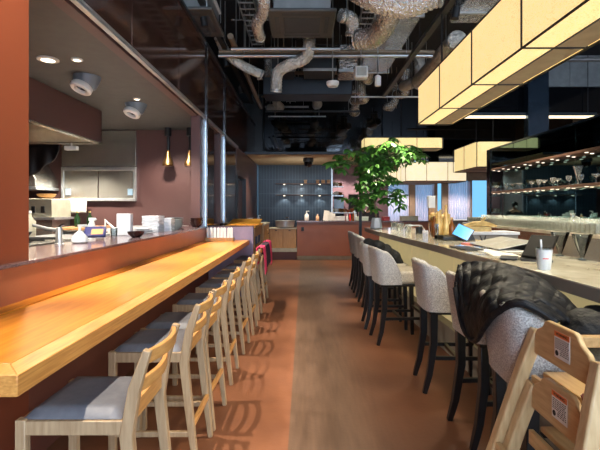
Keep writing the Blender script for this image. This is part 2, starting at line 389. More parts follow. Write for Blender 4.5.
# mirror wall of the bar
mw = MB()
ys = [-1, 1.2, 3.2, 5.1, 6.8, 8.3, 9.9]
for a, b in zip(ys, ys[1:]): mw.box(MX, MX+.05, a+.004, b-.004, 0, 2.83)
struct(mw.build('wall_bar', mirror_m, bevel=.002))
struct(MB().box(MX+.05, MX+.14, -1, 9.9, 0, 2.83).build('wall_bar', blackgloss))
struct(MB().box(MX-.02, MX+.15, 9.9, 10.08, 0, 2.85).build('trim_7', blackgloss))
struct(MB().box(MX-.02, MX+.15, -1, 9.9, 2.83, 2.86).build('trim_8', teal_glass))

# ================================================================== LEFT COUNTER
t = thing('timber_counter', 'long honey-coloured wooden counter running along the left with the slatted stools tucked under it', 'counter', (-1.24, 4.3, 0))
Y0, Y1 = 1.35, 7.1
MB().prism([(-1.58, Y0+.1), (-.99, Y0+.1), (-.99, Y1), (-1.58, Y1)], 'z', .905, .975).build('main_panel', counter_wood, t, world=True, bevel=.003)
MB().prism([(-.9, Y0), (-.99, Y0+.1), (-.99, Y1), (-.9, Y1)], 'z', .905, .975).build('edge_band', edge_wood, t, world=True, bevel=.003)
MB().prism([(-1.58, Y0), (-.9, Y0), (-.99, Y0+.1), (-1.58, Y0+.1)], 'z', .905, .975).build('end_band', edge_wood, t, world=True, bevel=.003)
MB().box(-1.58, -1.48, Y0+.1, Y1, .975, .983).build('back_strip', strip_wood, t, world=True, bevel=.002)
for y in (1.7, 3.5, 5.3, 6.9): MB().box(-1.58, -1.1, y-.02, y+.02, .8, .905).build('bracket', black, t, world=True)
t = thing('serving_ledge', 'raised pass ledge of dark polished granite on a russet riser behind the wooden counter', 'ledge', (-1.8, 4.5, .93))
MB().box(-1.6, -1.575, 2.5-1.6, 7.1, .93, 1.18).build('riser', riser_m, t, world=True)
MB().box(-2.1, -1.56, 2.5, 7.1, 1.18, 1.2).build('granite_top', granite, t, world=True, bevel=.003)
MB().box(-1.6, -1.56, .9, 2.5, 1.18, 1.2).build('granite_nosing', granite, t, world=True, bevel=.003)
t = thing('end_partition', 'lavender laminate partition closing the far end of the wooden counter', 'partition', (-1.2, 7.16, 0))
MB().box(-1.58, -.84, 7.11, 7.2, 0, 1.19).build('panel', lavender, t, world=True, bevel=.003)
MB().box(-1.58, -.83, 7.1, 7.21, 1.19, 1.205).build('capping', granite, t, world=True)

# chopstick stand
t = thing('chopstick_tray', 'small pale wooden tray holding chopstick sleeves at the far end of the wooden counter', 'tray', (-1.33, 6.88, .975))
MB().box(-.25, .21, -.06, .06, 0, .03).build('base', oak, t, bevel=.004)
MB().box(-.25, .21, -.06, -.045, .03, .05).box(-.25, .21, .045, .06, .03, .05).build('rim', oak, t)
for k in range(8):
    o = MB().prism([(-.022, 0), (.022, 0), (.022, .17), (0, .188), (-.022, .17)], 'y', -.006, .006).build('chopstick_sleeve', paper, at=(0,0,0), bevel=.001)
    o.location = (-1.33-.2+k*.053, 6.88, 1.006); o.rotation_euler = (random.uniform(-.08, .02), random.uniform(-.06, .06), 0)
    tag(o, 'white paper chopstick sleeve standing in the wooden tray at the counter end', 'chopsticks', 'chopstick sleeves in the tray')

# ================================================================== SLATTED STOOLS
def make_stool():
    t = thing('counter_stool', '-', 'stool', (0,0,0), 0, 'ash stools along the wooden counter')
    # local: -x faces the counter; back posts at +x
    for s in (-1, 1):
        y = s*.188
        MB().sweep([(.275,y,0), (.235,y,.34), (.205,y,.62), (.235,y,.8), (.285,y,.95)], [.034,.038,.04,.038,.032], [.03,.043,.05,.044,.03], (1,0,0)).build('back_post', ash, t, bevel=.004)
    for s in (-1, 1):
        y = s*.188
        MB().sweep([(-.2,y,0), (-.2,y,.685)], .036, .04, (1,0,0)).build('front_leg', ash, t, bevel=.004)
        MB().box(-.182, .19, y-.014, y+.014, .625, .68).build('seat_rail', ash, t, bevel=.003)
        MB().box(-.185, .245, y-.011, y+.011, .2, .23).build('side_stretcher', ash, t, bevel=.003)
    MB().box(-.214, -.186, -.175, .175, .625, .68).build('front_rail', ash_rail, t, bevel=.003)
    MB().box(-.212, -.188, -.175, .175, .28, .315).build('foot_rail', ash_rail, t, bevel=.003)
    MB().box(.243, .265, -.18, .18, .25, .285).build('back_stretcher', ash_rail, t, bevel=.003)
    def curved(z, h, x0, bow): 
        n = 10; return MB().sweep([(x0+bow*(1-(2*i/n-1)**2), -.176+.352*i/n, z) for i in range(n+1)], .02, h, (0,0,1))
    curved(.918, .052, .275, .035).build('top_rail', ash_rail, t, bevel=.004)
    curved(.802, .05, .236, .032).build('middle_rail', ash_rail, t, bevel=.004)
    MB().sweep([(.21,-.176,.69), (.21,.176,.69)], .022, .07, (0,0,1)).build('lower_rail', ash_rail, t, bevel=.003)
    MB().grid(lambda u, v: (-.198+.38*u, -.19+.38*v, .682+.034*min(1, 10*min(u,1-u,v,1-v))**.5), 14, 14).build('seat_pad', pad_grey, t, solid=.0)
    return t
SL = ['nearest slatted wooden stool with grey seat pad, at the near end of the counter',
      'second slatted wooden stool from the front, close in front of the third',
      'third slatted wooden stool from the front, set close against the second one',
      'fourth slatted wooden stool from the front along the wooden counter',
      'fifth slatted wooden stool from the front along the wooden counter',
      'sixth slatted wooden stool from the front along the wooden counter, just before the draped ones',
      'slatted wooden stool draped with the nearer pink-red cloth',
      'farthest slatted wooden stool, draped with the farther pink-red cloth']
st = make_stool(); st['label'] = SL[0]
SY = [2.58, 3.79, 4.505, 5.65, 6.85, 7.87, 9.2, 10.5]
SYW = [d*.645+.19 for d in SY]; SYW[6] = 5.95
random.seed(3)
for i, y in enumerate(SYW):
    o = st if i == 0 else dup(st, (0,0,0), 0, SL[i])
    o.location = (-.885+random.uniform(-.01,.01), y, 0); o.rotation_euler = (0, 0, random.uniform(-.025,.025))
def drape(name, mat, x, y0, y1, zt, zf, zb, lab):
    # cloth folded over a top rail: front fall outside (+x), short fall inside
    def fn(u, v):
        L = (zt-zf)+(zt-zb)+.05; d = v*L; y = y0+(y1-y0)*u
        w = .006*math.sin(u*19)+.004*math.sin(u*7+v*5)
        if d < zt-zf: return (x+.048+w+.02*(1-d/(zt-zf)), y+.01*math.sin(d*14), zf+d)
        d -= zt-zf
        if d < .05: return (x+.048-d*1.9, y, zt+.012*math.sin(d/.05*PI))
        return (x-.047-w, y, zt-(d-.05))
    o = MB().grid(fn, 14, 30).build(name, mat, solid=.006)
    return tag(o, lab, 'cloth', 'cloths over the stool backs')
rx = -.885+.29
drape('stool_cloth', pink_red, rx, SYW[6]-.14, SYW[6]+.14, .962, .6, .72, 'nearer of the two pink-red cloths, hung over a stool back')
drape('stool_cloth', darkcloth, rx, SYW[6]+.2, SYW[7]-.2, .955, .66, .78, 'dark maroon cloth between the two pink-red ones')
drape('stool_cloth', pink_red, rx, SYW[7]-.15, SYW[7]+.15, .962, .6, .72, 'farther of the two pink-red cloths, hung over the last stool back')

# cabinets past the partition
t = thing('magazine_cabinet', 'narrow oak cabinet with an open shelf of books, beyond the lavender partition', 'cabinet', (-1.0, 9.0, 0))
MB().box(-1.55, -.94, 8.2, 8.24, 0, 1.12).box(-1.55, -.94, 9.66, 9.7, 0, 1.12).box(-1.55, -1.5, 8.24, 9.66, 0, 1.12).box(-1.5, -.94, 8.24, 9.66, 0, .06).box(-1.5, -.94, 8.24, 9.66, .72, .76).box(-1.5, -.94, 8.24, 9.66, .94, .97).build('carcass', oak, t, world=True)
MB().box(-1.58, -.92, 8.16, 9.74, 1.12, 1.16).build('top', orange_wood, t, world=True, bevel=.003)
MB().box(-.96, -.94, 8.26, 9.64, .97, 1.1).build('sign_board', oak, t, world=True)
for k in range(9):
    c = [(40,60,100),(200,196,188),(46,48,58),(70,100,140)][k % 4]
    y = 8.35+k*.13
    o = MB().box(-1.2, -.97, y, y+.045+.02*(k%3), .76, .9+.012*(k%3)).build('book', M('book_cover', c, .5), bevel=.003)
    tag(o, 'upright book in the open shelf of the oak cabinet', 'book', 'books in the oak cabinet')
t = thing('wood_menu_board', 'orange wooden board lying tilted on top of the oak cabinet', 'board', (-1.2, 8.8, 1.16))
MB().obox((-1.2, 8.8, 1.215), (.62, .66, .025), Matrix.Rotation(.13, 3, 'X')).build('panel', orange_wood, t, world=True, bevel=.004)
MB().box(-1.48, -.92, 9.06, 9.1, 1.16, 1.235).build('rest', orange_wood, t, world=True)
t = thing('drawer_cabinet', 'oak drawer unit with small wooden pulls beside the aisle, past the book shelf', 'cabinet', (-1.0, 10.2, 0))
MB().box(-1.55, -.92, 9.85, 10.2, 0, 1.1).box(-1.55, -.94, 10.2, 11.3, 0, 1.1).build('carcass', oak, t, world=True)
for k in range(4):
    d = MB().box(-.94, -.92, 10.22, 11.28, .1+k*.25, .33+k*.25).build('drawer', oak, t, world=True, bevel=.004)
    MB().ell((-.9, 10.4, .22+k*.25), (.03, .05, .03)).build('pull', high_wood, d, world=True)
MB().box(-1.57, -.9, 9.83, 11.32, 1.1, 1.13).build('top', cream, t, world=True)

# basin cabinet and rust counter at the far end
t = thing('basin_cabinet', 'two-door oak cabinet under the steel basin at the end of the aisle', 'cabinet', (-.6, 12.6, 0))
MB().box(-1.0, -.22, 12.42, 13.0, .34, .9).build('carcass', oak, t, world=True)
for a, b in ((-.99, -.62), (-.6, -.23)):
    d = MB().box(a, b, 12.4, 12.42, .36, .89).build('door', oak, t, world=True, bevel=.004)
    MB().box((a+b)/2-.03, (a+b)/2+.03, 12.385, 12.4, .84, .86).build('handle', black, d, world=True)
MB().box(-1.02, -.2, 12.36, 13.0, .24, .34).build('lower_shelf', cream, t, world=True)
MB().box(-1.0, -.22, 12.46, 13.0, 0, .24).build('base', brown_lower, t, world=True)
MB().box(-1.02, -.2, 12.38, 13.02, .9, .92).build('top', cream, t, world=True)
t = thing('steel_basin', 'round stainless basin standing on the oak cabinet before the blue tiles', 'basin', (-.56, 12.65, .92))
MB().lathe([(.2,0),(.27,.03),(.29,.2),(.305,.21),(.28,.2),(.255,.04),(.02,.03)], (0,0,0), 28, cap=False).build('bowl', steel_b, t)
MB().tube([(.1,.2,0),(.1,.2,.28),(.06,.1,.31),(0,0,.28)], .012).build('spout', chrome, t)
t = thing('service_counter', 'russet-brown service counter across the far end of the aisle', 'counter', (1.9, 12.8, 0))
MB().box(-.2, 4.1, 12.4, 13.0, .12, 1.09).build('front', rust, t, world=True)
MB().box(-.2, 4.1, 12.46, 13.0, 0, .12).build('plinth', beige, t, world=True)
MB().box(-.22, 4.14, 12.36, 13.06, 1.09, 1.125).build('top', granite, t, world=True, bevel=.003)
MB().box(-.08, .0, 12.385, 12.4, .84, .95).build('socket', black, t, world=True, bevel=.004)
for z, nm in ((2.35, 'upper'), (1.96, 'lower')):
    t = thing('tile_shelf', nm+' brown shelf with small lamps on the blue tiled wall', 'shelf', (0, 14.9, z))
    MB().box(-.98, .94, -.12, .1, -.03, 0).build('board', shelf_m, t, bevel=.003)
    for x in (-.68, -.08, .54):
        MB().lathe([(.03,-.03),(.03,-.045)], (x, -.06, 0), 12).build('lamp', lamp_on, t)
for x, w in ((.05,.1), (.47,.1), (.66,.12), (.85,.11)):
    t = thing('wooden_box', 'small wooden box standing on the upper tile shelf', 'box', (x, 14.86, 2.35), 0, 'wooden boxes on the tile shelf')
    MB().box(-w/2, w/2, -.06, .06, 0, .1).build('body', oak, t, bevel=.004); MB().box(-w/2-.008, w/2+.008, -.068, .068, .1, .12).build('lid', high_wood, t)
# things on the far counter
def bottle(nm, x, y, z, r, h, m, lab, cat='bottle', grp=None, cap=None):
    t = thing(nm, lab, cat, (x, y, z), 0, grp)
    MB().lathe([(r*.9,0),(r,h*.05),(r,h*.58),(r*.4,h*.76),(r*.36,h*.9)], (0,0,0), 14).build('body', m, t)
    MB().lathe([(r*.42,h*.9),(r*.42,h)], (0,0,0), 12).build('cap', cap or white, t)
    return t
def pump(x, y, z, s, lab, m=white):
    t = thing('pump_bottle', lab, 'bottle', (x, y, z))
    MB().lathe([(.034*s,0),(.042*s,.01*s),(.042*s,.11*s),(.018*s,.14*s)], (0,0,0), 16).build('body', m, t)
    MB().lathe([(.012*s,.14*s),(.012*s,.18*s)], (0,0,0), 10).box(-.012*s, .05*s, -.01*s, .01*s, .18*s, .195*s).build('pump', white, t)
    return t
c = P(317, 220, 12.7); pump(.08, 12.7, 1.125, 1.5, 'white pump bottle near the left end of the russet far counter')
bottle('jar', .4, 12.7, 1.125, .05, .2, M('peach_plastic', (226,178,140), .4), 'peach plastic jar beside the paper stand on the far counter', 'jar')
t = thing('paper_stand', 'leaning cream papers standing on the russet far counter', 'paper', (.66, 12.75, 1.125))
for k in range(3): MB().obox((k*.09, 0, .15-.02*k), (.16, .012, .3-.05*k), Matrix.Rotation(.25*(k-1), 3, 'Z') @ Matrix.Rotation(.12, 3, 'Y')).build('sheet', paper, t)
for i, (x, w, h, m_, lab) in enumerate([(1.05,.3,.11,white,'white low tub on the far counter, right of the papers'), (1.72,.34,.1,M('pale_green_tub',(206,222,206),.5),'pale green tub on the far counter, left of the post'),
        (2.42,.2,.1,M('red_tin',(196,60,60),.4),'red tin on the far counter right of the staff member'), (3.1,.5,.12,cream,'cream storage box on the far counter in front of the curtains')]):
    t = thing('storage_tub', lab, 'tub', (x, 12.72, 1.125)); MB().box(-w/2, w/2, -.12, .12, 0, h).build('body', m_, t, bevel=.015); MB().box(-w/2-.01, w/2+.01, -.13, .13, h, h+.02).build('lid', m_, t, bevel=.006)
for i in range(5):
    bottle('sauce_bottle', 1.28+i*.09, 12.75+.06*(i%2), 1.125, .03, .2+.04*(i%3), [white, red_ink, amber, white, cream][i], 'sauce bottle in the row on the far counter', 'bottle', 'sauce bottles on the far counter')
# lit shelves in the back kitchen
t = thing('kitchen_rack', 'steel rack of crockery in the lit back kitchen behind the far counter', 'rack', (1.35, 16.6, 0))
for z in (.9, 1.3, 1.95, 2.3): MB().box(.98, 2.0 if z < 1.9 else 1.5, 16.4, 16.8, z, z+.03).build('shelf', steel_b, t, world=True)
for x in (1.0, 1.96): MB().box(x-.02, x+.02, 16.58, 16.62, 0, 2.4 if x < 1.5 else 1.4).build('upright', steel_b, t, world=True)
random.seed(5)
for z, n in ((1.33, 6), (.93, 6), (1.98, 3), (2.33, 3)):
    for k in range(n):
        o = MB().lathe([(.03,0),(.07,.05),(.08,.11+.05*random.random())], (1.1+k*.15, 16.55, z), 12).build('crockery', [white, brass, cream, rust][random.randrange(4)])
        tag(o, 'small bowl on the steel rack in the back kitchen', 'bowl', 'crockery on the back kitchen rack')
t = thing('dome_camera', 'dark dome hanging below the beige soffit before the blue tiles', 'camera', (.13, 12.9, 3.0))
MB().lathe([(.15,0),(.16,-.05),(.15,-.12)], (0,0,0), 20).build('housing', dkgrey, t)
MB().lathe([(.13,-.12),(.12,-.2),(.08,-.26),(.02,-.28)], (0,0,0), 20).build('lens_dome', blackgloss, t)
# staff member behind the far counter
def skin_mesh(name, verts, edges, rad, mat, parent, sub=2):
    me = bpy.data.meshes.new(name); me.from_pydata([Vector(v) for v in verts], edges, []); me.materials.append(mat)
    o = bpy.data.objects.new(name, me); C.objects.link(o); o.parent = parent
    o.modifiers.new('skin', 'SKIN'); me.skin_vertices.new() if not me.skin_vertices else None
    for v, r in zip(me.skin_vertices[0].data, rad): v.radius = r if isinstance(r, tuple) else (r, r)
    me.skin_vertices[0].data[0].use_root = True
    m = o.modifiers.new('u', 'SUBSURF'); m.levels = sub; m.render_levels = sub
    for p in me.polygons: p.use_smooth = True
    return o
t = thing('person', 'person in dark clothes and a white face mask standing behind the far counter', 'person', (2.07, 13.35, 0))
V = [(0,0,.92),(0,0,1.12),(0,0,1.3),(0,0,1.4),(0,-.02,1.46),(0,-.04,1.53),(0,-.05,1.6),
     (.17,0,1.36),(.22,-.02,1.1),(.16,-.2,.98),(.1,-.27,.98),(-.17,0,1.36),(-.22,-.02,1.1),(-.16,-.2,.98),(-.1,-.27,.98),
     (.09,0,.88),(.1,0,.48),(.1,.02,.08),(.1,-.12,.03),(-.09,0,.88),(-.1,0,.48),(-.1,.02,.08),(-.1,-.12,.03)]
Eg = [(0,1),(1,2),(2,3),(3,4),(4,5),(5,6),(3,7),(7,8),(8,9),(9,10),(3,11),(11,12),(12,13),(13,14),(0,15),(15,16),(16,17),(17,18),(0,19),(19,20),(20,21),(21,22)]
R = [(.15,.1),(.14,.1),(.16,.11),(.1,.08),.052,(.07,.085),(.07,.085),.065,.045,.036,.03,.065,.045,.036,.03,.085,.058,.04,.03,.085,.058,.04,.03]
skin_mesh('body', V, Eg, R, skin, t)
MB().grid(lambda u, v: ((.205-.03*v+.03*math.sin(v*PI))*math.cos(2*PI*u)*(1-.75*max(0, v-.82)/.18), (.135)*math.sin(2*PI*u)*(1-.6*max(0, v-.82)/.18), .82+.61*v), 20, 12, True).build('shirt', shirt, t, solid=.01)
for s in (-1, 1): MB().tube([(s*.15,0,1.38),(s*.19,0,1.33),(s*.225,-.02,1.1),(s*.17,-.19,.99)], [.07,.075,.058,.045], 12).build('sleeve', shirt, t)
for s in (-1, 1): MB().tube([(s*.09,0,.9),(s*.1,0,.48),(s*.1,.02,.1)], [.105,.075,.065], 12).build('trouser_leg', black, t)
MB().ell((0, -.03, 1.605), (.088, .105, .1)).build('hair', hair, t)
MB().ell((0, -.115, 1.535), (.055, .035, .045)).build('face_mask', paper, t)
for s in (-1, 1): MB().ell((s*.03, -.128, 1.585), (.011, .006, .007), u=8, v=6).build('eye', black, t)
pump(-1.12, 10.6, 1.13, 1.0, 'white pump bottle on the oak drawer unit past the wooden board')
o = MB().lathe([(.06,0),(.075,.02),(.07,.12),(.075,.13),(.06,.125),(.055,.02)], (0,0,0), 18, cap=False).build('white_pitcher', porcelain, at=(0,0,0)); o.location = (-1.3, 10.4, 1.13); tag(o, 'white pitcher on the oak drawer unit beside the pump bottle', 'pitcher')
# ================================================================== KITCHEN
KW = 1.18
t = thing('extractor_hood', 'maroon extractor hood with a pale lit inside hanging over the kitchen', 'hood', (-3.8, 5.0, 2.48))
MB().box(-3.09, -3.06, 2.6, 6.5, 2.485, 2.96).box(-5.0, -3.06, 6.47, 6.5, 2.485, 2.96).box(-5.03, -5.0, 2.6, 6.5, 2.485, 2.96).box(-5.0, -3.06, 2.57, 2.6, 2.485, 2.96).build('casing', maroon, t, world=True)
MB().face([(-3.1,2.62,2.49),(-3.1,6.45,2.49),(-3.5,6.2,2.9),(-3.5,2.8,2.9)]).face([(-3.1,6.45,2.49),(-4.98,6.45,2.49),(-4.6,6.2,2.9),(-3.5,6.2,2.9)]).face([(-4.98,2.62,2.49),(-4.98,6.45,2.49),(-4.6,6.2,2.9),(-4.6,2.8,2.9)]).face([(-3.5,2.8,2.9),(-4.6,2.8,2.9),(-4.6,6.2,2.9),(-3.5,6.2,2.9)]).build('lining', cream, t, world=True, solid=.004)
MB().box(-3.13, -3.05, 2.57, 6.52, 2.465, 2.487).box(-5.03, -3.05, 6.44, 6.52, 2.465, 2.487).build('lip', steel, t, world=True)
t = thing('hood_lamp', 'small white lamp box hanging below the far corner of the maroon hood', 'lamp', (-3.45, 6.3, 2.3))
MB().box(-3.55, -3.37, 6.36, 6.44, 2.36, 2.42).build('housing', white, t, world=True, bevel=.006); MB().tube([(-3.46,6.4,2.42),(-3.46,6.4,2.47)], .012).build('stem', steel_b, t, world=True)
t = thing('steel_splashback', 'large stainless steel splashback panels on the kitchen end wall', 'panel', (-3.85, 8.07, 1.66))
MB().box(-4.54, -3.15, 8.05, 8.1, 2.28, 2.95).build('upper_sheet', steel, t, world=True, bevel=.004)
MB().box(-4.5, -3.87, 8.06, 8.1, 1.68, 2.2).box(-3.85, -3.19, 8.06, 8.1, 1.68, 2.2).build('lower_sheet', steel, t, world=True, bevel=.004)
MB().box(-4.54, -3.15, 8.03, 8.1, 2.2, 2.27).box(-4.54, -4.5, 8.03, 8.1, 1.66, 2.2).box(-3.19, -3.15, 8.03, 8.1, 1.66, 2.2).box(-4.54, -3.15, 8.0, 8.1, 1.63, 1.68).build('frame', steel_b, t, world=True, bevel=.004)
for x in (-4.46, -3.3): MB().box(x, x+.09, 8.04, 8.06, 1.74, 1.86).build('socket', M('pale_blue_socket', (150,176,196), .4), t, world=True, bevel=.004)
t = thing('steel_duct_hood', 'stainless sloping hood beside the black curtain at the left of the kitchen', 'hood', (-5.0, 7.7, 1.8))
MB().prism([(-5.9, 1.86), (-4.62, 1.86), (-4.62, 2.0), (-4.95, 2.6), (-5.9, 2.6)], 'y', 7.4, 8.08).build('shell', steel, t, world=True, bevel=.01)
MB().box(-5.9, -4.6, 7.38, 8.08, 1.82, 1.87).build('lip', steel_b, t, world=True)
o = MB().grid(lambda u, v: (-5.0+1.14*u, 6.8+.03*math.sin(u*30)*v, 2.5-(.1+.75*(1-u)**.7)*v), 30, 10).build('black_curtain', black, solid=.012)
tag(o, 'black cloth curtain hanging below the hood at the left of the kitchen', 'curtain')
t = thing('control_cabinet', 'cream equipment cabinet with a row of dark switches in the kitchen', 'cabinet', (-4.6, 7.6, 0))
MB().box(-5.2, -4.28, 7.3, 7.9, 1.34, 1.66).build('casing', M('switch_panel', (158,152,132), .5), t, world=True, bevel=.01)
MB().box(-5.2, -4.3, 7.34, 7.9, 0, 1.3).build('lower_body', steel, t, world=True)
for x in (-4.82, -4.62, -4.46): MB().box(x, x+.06, 7.28, 7.3, 1.42, 1.53).build('switch', black, t, world=True, bevel=.003)
MB().box(-5.2, -4.2, 7.24, 7.9, 1.3, 1.34).build('rail', steel_b, t, world=True)
for i, (x, m_, h, lab) in enumerate([(-5.05, white, .13, 'small white bottle on the cream switch cabinet'), (-4.95, M('orange_bottle', (210,110,50), .4), .17, 'small orange bottle on the cream switch cabinet')]):
    bottle('seasoning_bottle', x, 7.6, 1.66, .035, h, m_, lab)
o = MB().lathe([(.05,0),(.13,.04),(.16,.09),(.14,.085),(.04,.02)], (-4.55, 7.6, 1.66), 18).build('wooden_bowl', oak); tag(o, 'round wooden bowl on the cream switch cabinet', 'bowl')
t = thing('hanging_towel', 'pale cloth hanging below the steel splashback', 'towel', (-4.1, 7.95, 1.4))
MB().grid(lambda u, v: (-4.33+.32*u, 7.93+.012*math.sin(u*12)*v, 1.68-.27*v), 12, 6).build('cloth', paper, t, world=True, solid=.01)
t = thing('work_table', 'stainless kitchen worktable behind the granite ledge', 'table', (-2.6, 6.2, 0))
MB().box(-3.1, -2.12, 4.5, 7.9, KW-.04, KW).build('top', steel_b, t, world=True, bevel=.004)
MB().box(-3.05, -2.2, 4.55, 7.85, 0, KW-.04).build('carcass', steel, t, world=True)
t = thing('gas_range', 'stainless range with black knobs beside the copper wall panel', 'range', (-2.75, 3.9, 0))
MB().box(-3.3, -2.4, 3.3, 4.45, 0, KW).build('body', steel, t, world=True, bevel=.008)
for k in range(5):
    MB().tube([(-3.25+.0,3.45+k*.2,KW+.02),(-2.45,3.45+k*.2,KW+.02)], .014, 6).build('grate_bar', black, t, world=True)
for k in range(4): MB().tube([(-2.4,3.5+k*.25,1.12),(-2.36,3.5+k*.25,1.12)], .035, 12).build('knob', black, t, world=True)
t = thing('frying_pan', 'long dark pan lying on the range with its handle turned away', 'pan', (-2.75, 4.0, KW+.034))
MB().lathe([(.02,0),(.15,0),(.19,.06),(.18,.055),(.145,.012),(.02,.012)], (0,0,0), 24, cap=False).build('bowl', dkgrey, t)
MB().sweep([(-.16,.05,.05),(-.4,.1,.09)], .03, .015).build('handle', black, t)
o = MB().box(-.09,.09,-.07,.07,0,.13).build('yellow_tub', yellow_b, bevel=.02, at=(0,0,0)); o.location = (-2.95, 4.35, KW+.034); tag(o, 'yellow tub at the back of the range', 'tub')
bottle('milk_jug', -2.75, 4.3, KW+.034, .06, .26, cream, 'pale plastic jug at the back of the range', 'jug')
t = thing('cutting_board', 'wooden cutting board on the kitchen worktable below the green bottles', 'board', (-2.85, 5.55, KW)); MB().box(-.2,.2,-.35,.35,.05,.08).build('plank', oak, t, bevel=.006); MB().box(-.16,-.12,-.3,.3,0,.05).box(.12,.16,-.3,.3,0,.05).build('foot', steel_b, t)
for k, (x, lab) in enumerate(((-2.9, 'left of the two dark green bottles on the cutting board'), (-2.8, 'right of the two dark green bottles on the cutting board'))):
    bottle('green_bottle', x, 5.5+k*.12, KW+.08, .035, .2, green_b, lab, cap=gold_m)
t = thing('spray_bottle', 'white trigger spray bottle behind the blue package', 'bottle', (-2.5, 5.05, KW))
MB().lathe([(.045,0),(.052,.02),(.05,.1),(.02,.15),(.016,.17)], (0,0,0), 16).build('body', white, t)
MB().box(-.025, .05, -.014, .014, .17, .205).box(.05,.065,-.008,.008,.18,.195).obox((.03,0,.15),(.012,.016,.06),Matrix.Rotation(-.3,3,'Y')).build('trigger', white, t, bevel=.003)
t = thing('swing_tap', 'white enamel double swing tap bent like an M on the worktable', 'tap', (-2.35, 5.3, KW))
MB().tube([(-.1,0,.0),(-.1,0,.17),(.03,0,.05),(.06,0,.045),(.14,0,.13),(.14,0,.02)], .014, 8).build('arm', white, t)
MB().lathe([(.03,0),(.03,.03)], (-.1,0,0), 12).build('base', chrome, t)
# on the ledge
GZ = 1.2
t = thing('chrome_tap', 'chrome tap with a side spout on the granite ledge by the copper panel', 'tap', (-1.97, 3.46, GZ))
MB().lathe([(.034,0),(.034,.015),(.026,.02),(.026,.13),(.02,.145)], (0,0,0), 18).build('body', steel_b, t)
MB().tube([(0,0,.12),(-.1,.02,.13),(-.24,.05,.16)], [.016,.015,.013], 10).build('spout', steel_b, t)
MB().sweep([(0,0,.145),(.05,-.03,.17)], .02, .01).build('lever', chrome, t)
t = thing('soap_dispenser', 'squat clear-white pump dispenser on the granite ledge beside the tap', 'bottle', (-1.92, 3.68, GZ))
MB().lathe([(.05,0),(.066,.012),(.064,.05),(.035,.085),(.02,.1)], (0,0,0), 20).build('body', porcelain, t)
MB().lathe([(.012,.1),(.012,.14)], (0,0,0), 10).box(-.014,.06,-.011,.011,.14,.158).build('pump', white, t, bevel=.003)
t = thing('snack_package', 'dark blue package with an orange picture lying on the ledge', 'package', (-2.0, 4.12, GZ))
R_ = Matrix.Rotation(.35, 3, 'Z') @ Matrix.Rotation(.6, 3, 'X')
MB().obox((0,0,.07), (.19,.15,.035), R_).build('bag', blue_pack, t, bevel=.012)
MB().obox(Vector((0,0,.07))+R_ @ Vector((.02,-.02,.019)), (.1,.08,.004), R_).build('picture', bread, t)
t = thing('steel_tray', 'shallow steel tray beside the blue package', 'tray', (-2.2, 4.65, KW)); MB().box(-.05,.05,-.12,.12,0,.04).build('tray', steel_b, t, bevel=.01)
t = thing('plastic_tumbler', 'small clear tumbler between the package and the white box', 'glass', (-1.98, 4.48, GZ)); MB().lathe([(.03,0),(.036,.09),(.033,.09),(.028,.004)], (0,0,0), 16, cap=False).build('wall', clear, t)
t = thing('upright_box', 'tall white box standing upright on the ledge left of the plates', 'box', (-1.95, 4.68, GZ)); MB().box(-.075,.075,-.04,.04,0,.24).build('carton', porcelain, t, bevel=.006)
def bowl(nm, x, y, z, r, h, m, lab, grp=None, cat='bowl'):
    o = MB().lathe([(r*.45,0),(r*.5,h*.08),(r*.85,h*.5),(r,h),(r*.96,h),(r*.8,h*.5),(r*.4,h*.14),(.005,h*.13)], (0,0,0), 26, cap=False).build(nm, m, at=(0,0,0))
    o.location = (x, y, z); return tag(o, lab, cat, grp)
bowl('lacquer_bowl', -1.72, 4.4, GZ, .085, .06, lacquer, 'black and red lacquer bowl at the front of the ledge')
def plates(x, y, n, r, dz, m, lab, grp, square=False):
    src = None
    for k in range(n):
        if src is None:
            if square: src = MB().prism([(-r,-r),(r,-r),(r,r),(-r,r)], 'z', 0, dz*.86).build('dinner_plate', m, at=(0,0,0), bevel=.004)
            else: src = MB().lathe([(r*.6,0),(r*.64,.003),(r,dz*.8),(r*.985,dz*.95),(r*.62,.006),(.004,.005)], (0,0,0), 28, cap=False).build('dinner_plate', m, at=(0,0,0))
            o = src
        else: o = src.copy(); C.objects.link(o)
        o.location = (x+random.uniform(-.003,.003), y+random.uniform(-.003,.003), GZ+k*dz); o.rotation_euler = (0,0,random.uniform(-.05,.05))
        tag(o, lab, 'plate', grp)
plates(-1.88, 5.05, 4, .12, .017, porcelain, 'wide white plate in the low stack right of the upright box', 'low stack of wide white plates')
plates(-1.9, 5.42, 11, .105, .0185, porcelain, 'square white plate in the tallest stack on the ledge', 'tallest stack of white plates', True)
plates(-1.8, 5.66, 9, .075, .019, porcelain, 'small white plate in the stack right of the tallest one', 'narrow stack of white plates', True)
for k in range(4): bowl('ceramic_bowl', -1.8, 6.0, GZ+k*.022, .105, .075, celadon, 'grey-green bowl in the nested stack right of the white plates', 'nested grey-green bowls')
plates(-1.92, 6.4, 10, .125, .016, slate, 'slate-blue plate in the stack behind the grey-green bowls', 'stack of slate-blue plates')
for k in range(3): bowl('dark_bowl', -1.68, 6.72, GZ+k*.032, .1, .08, lacquer, 'dark bowl in the small stack at the far end of the ledge', 'dark bowls at the end of the ledge')
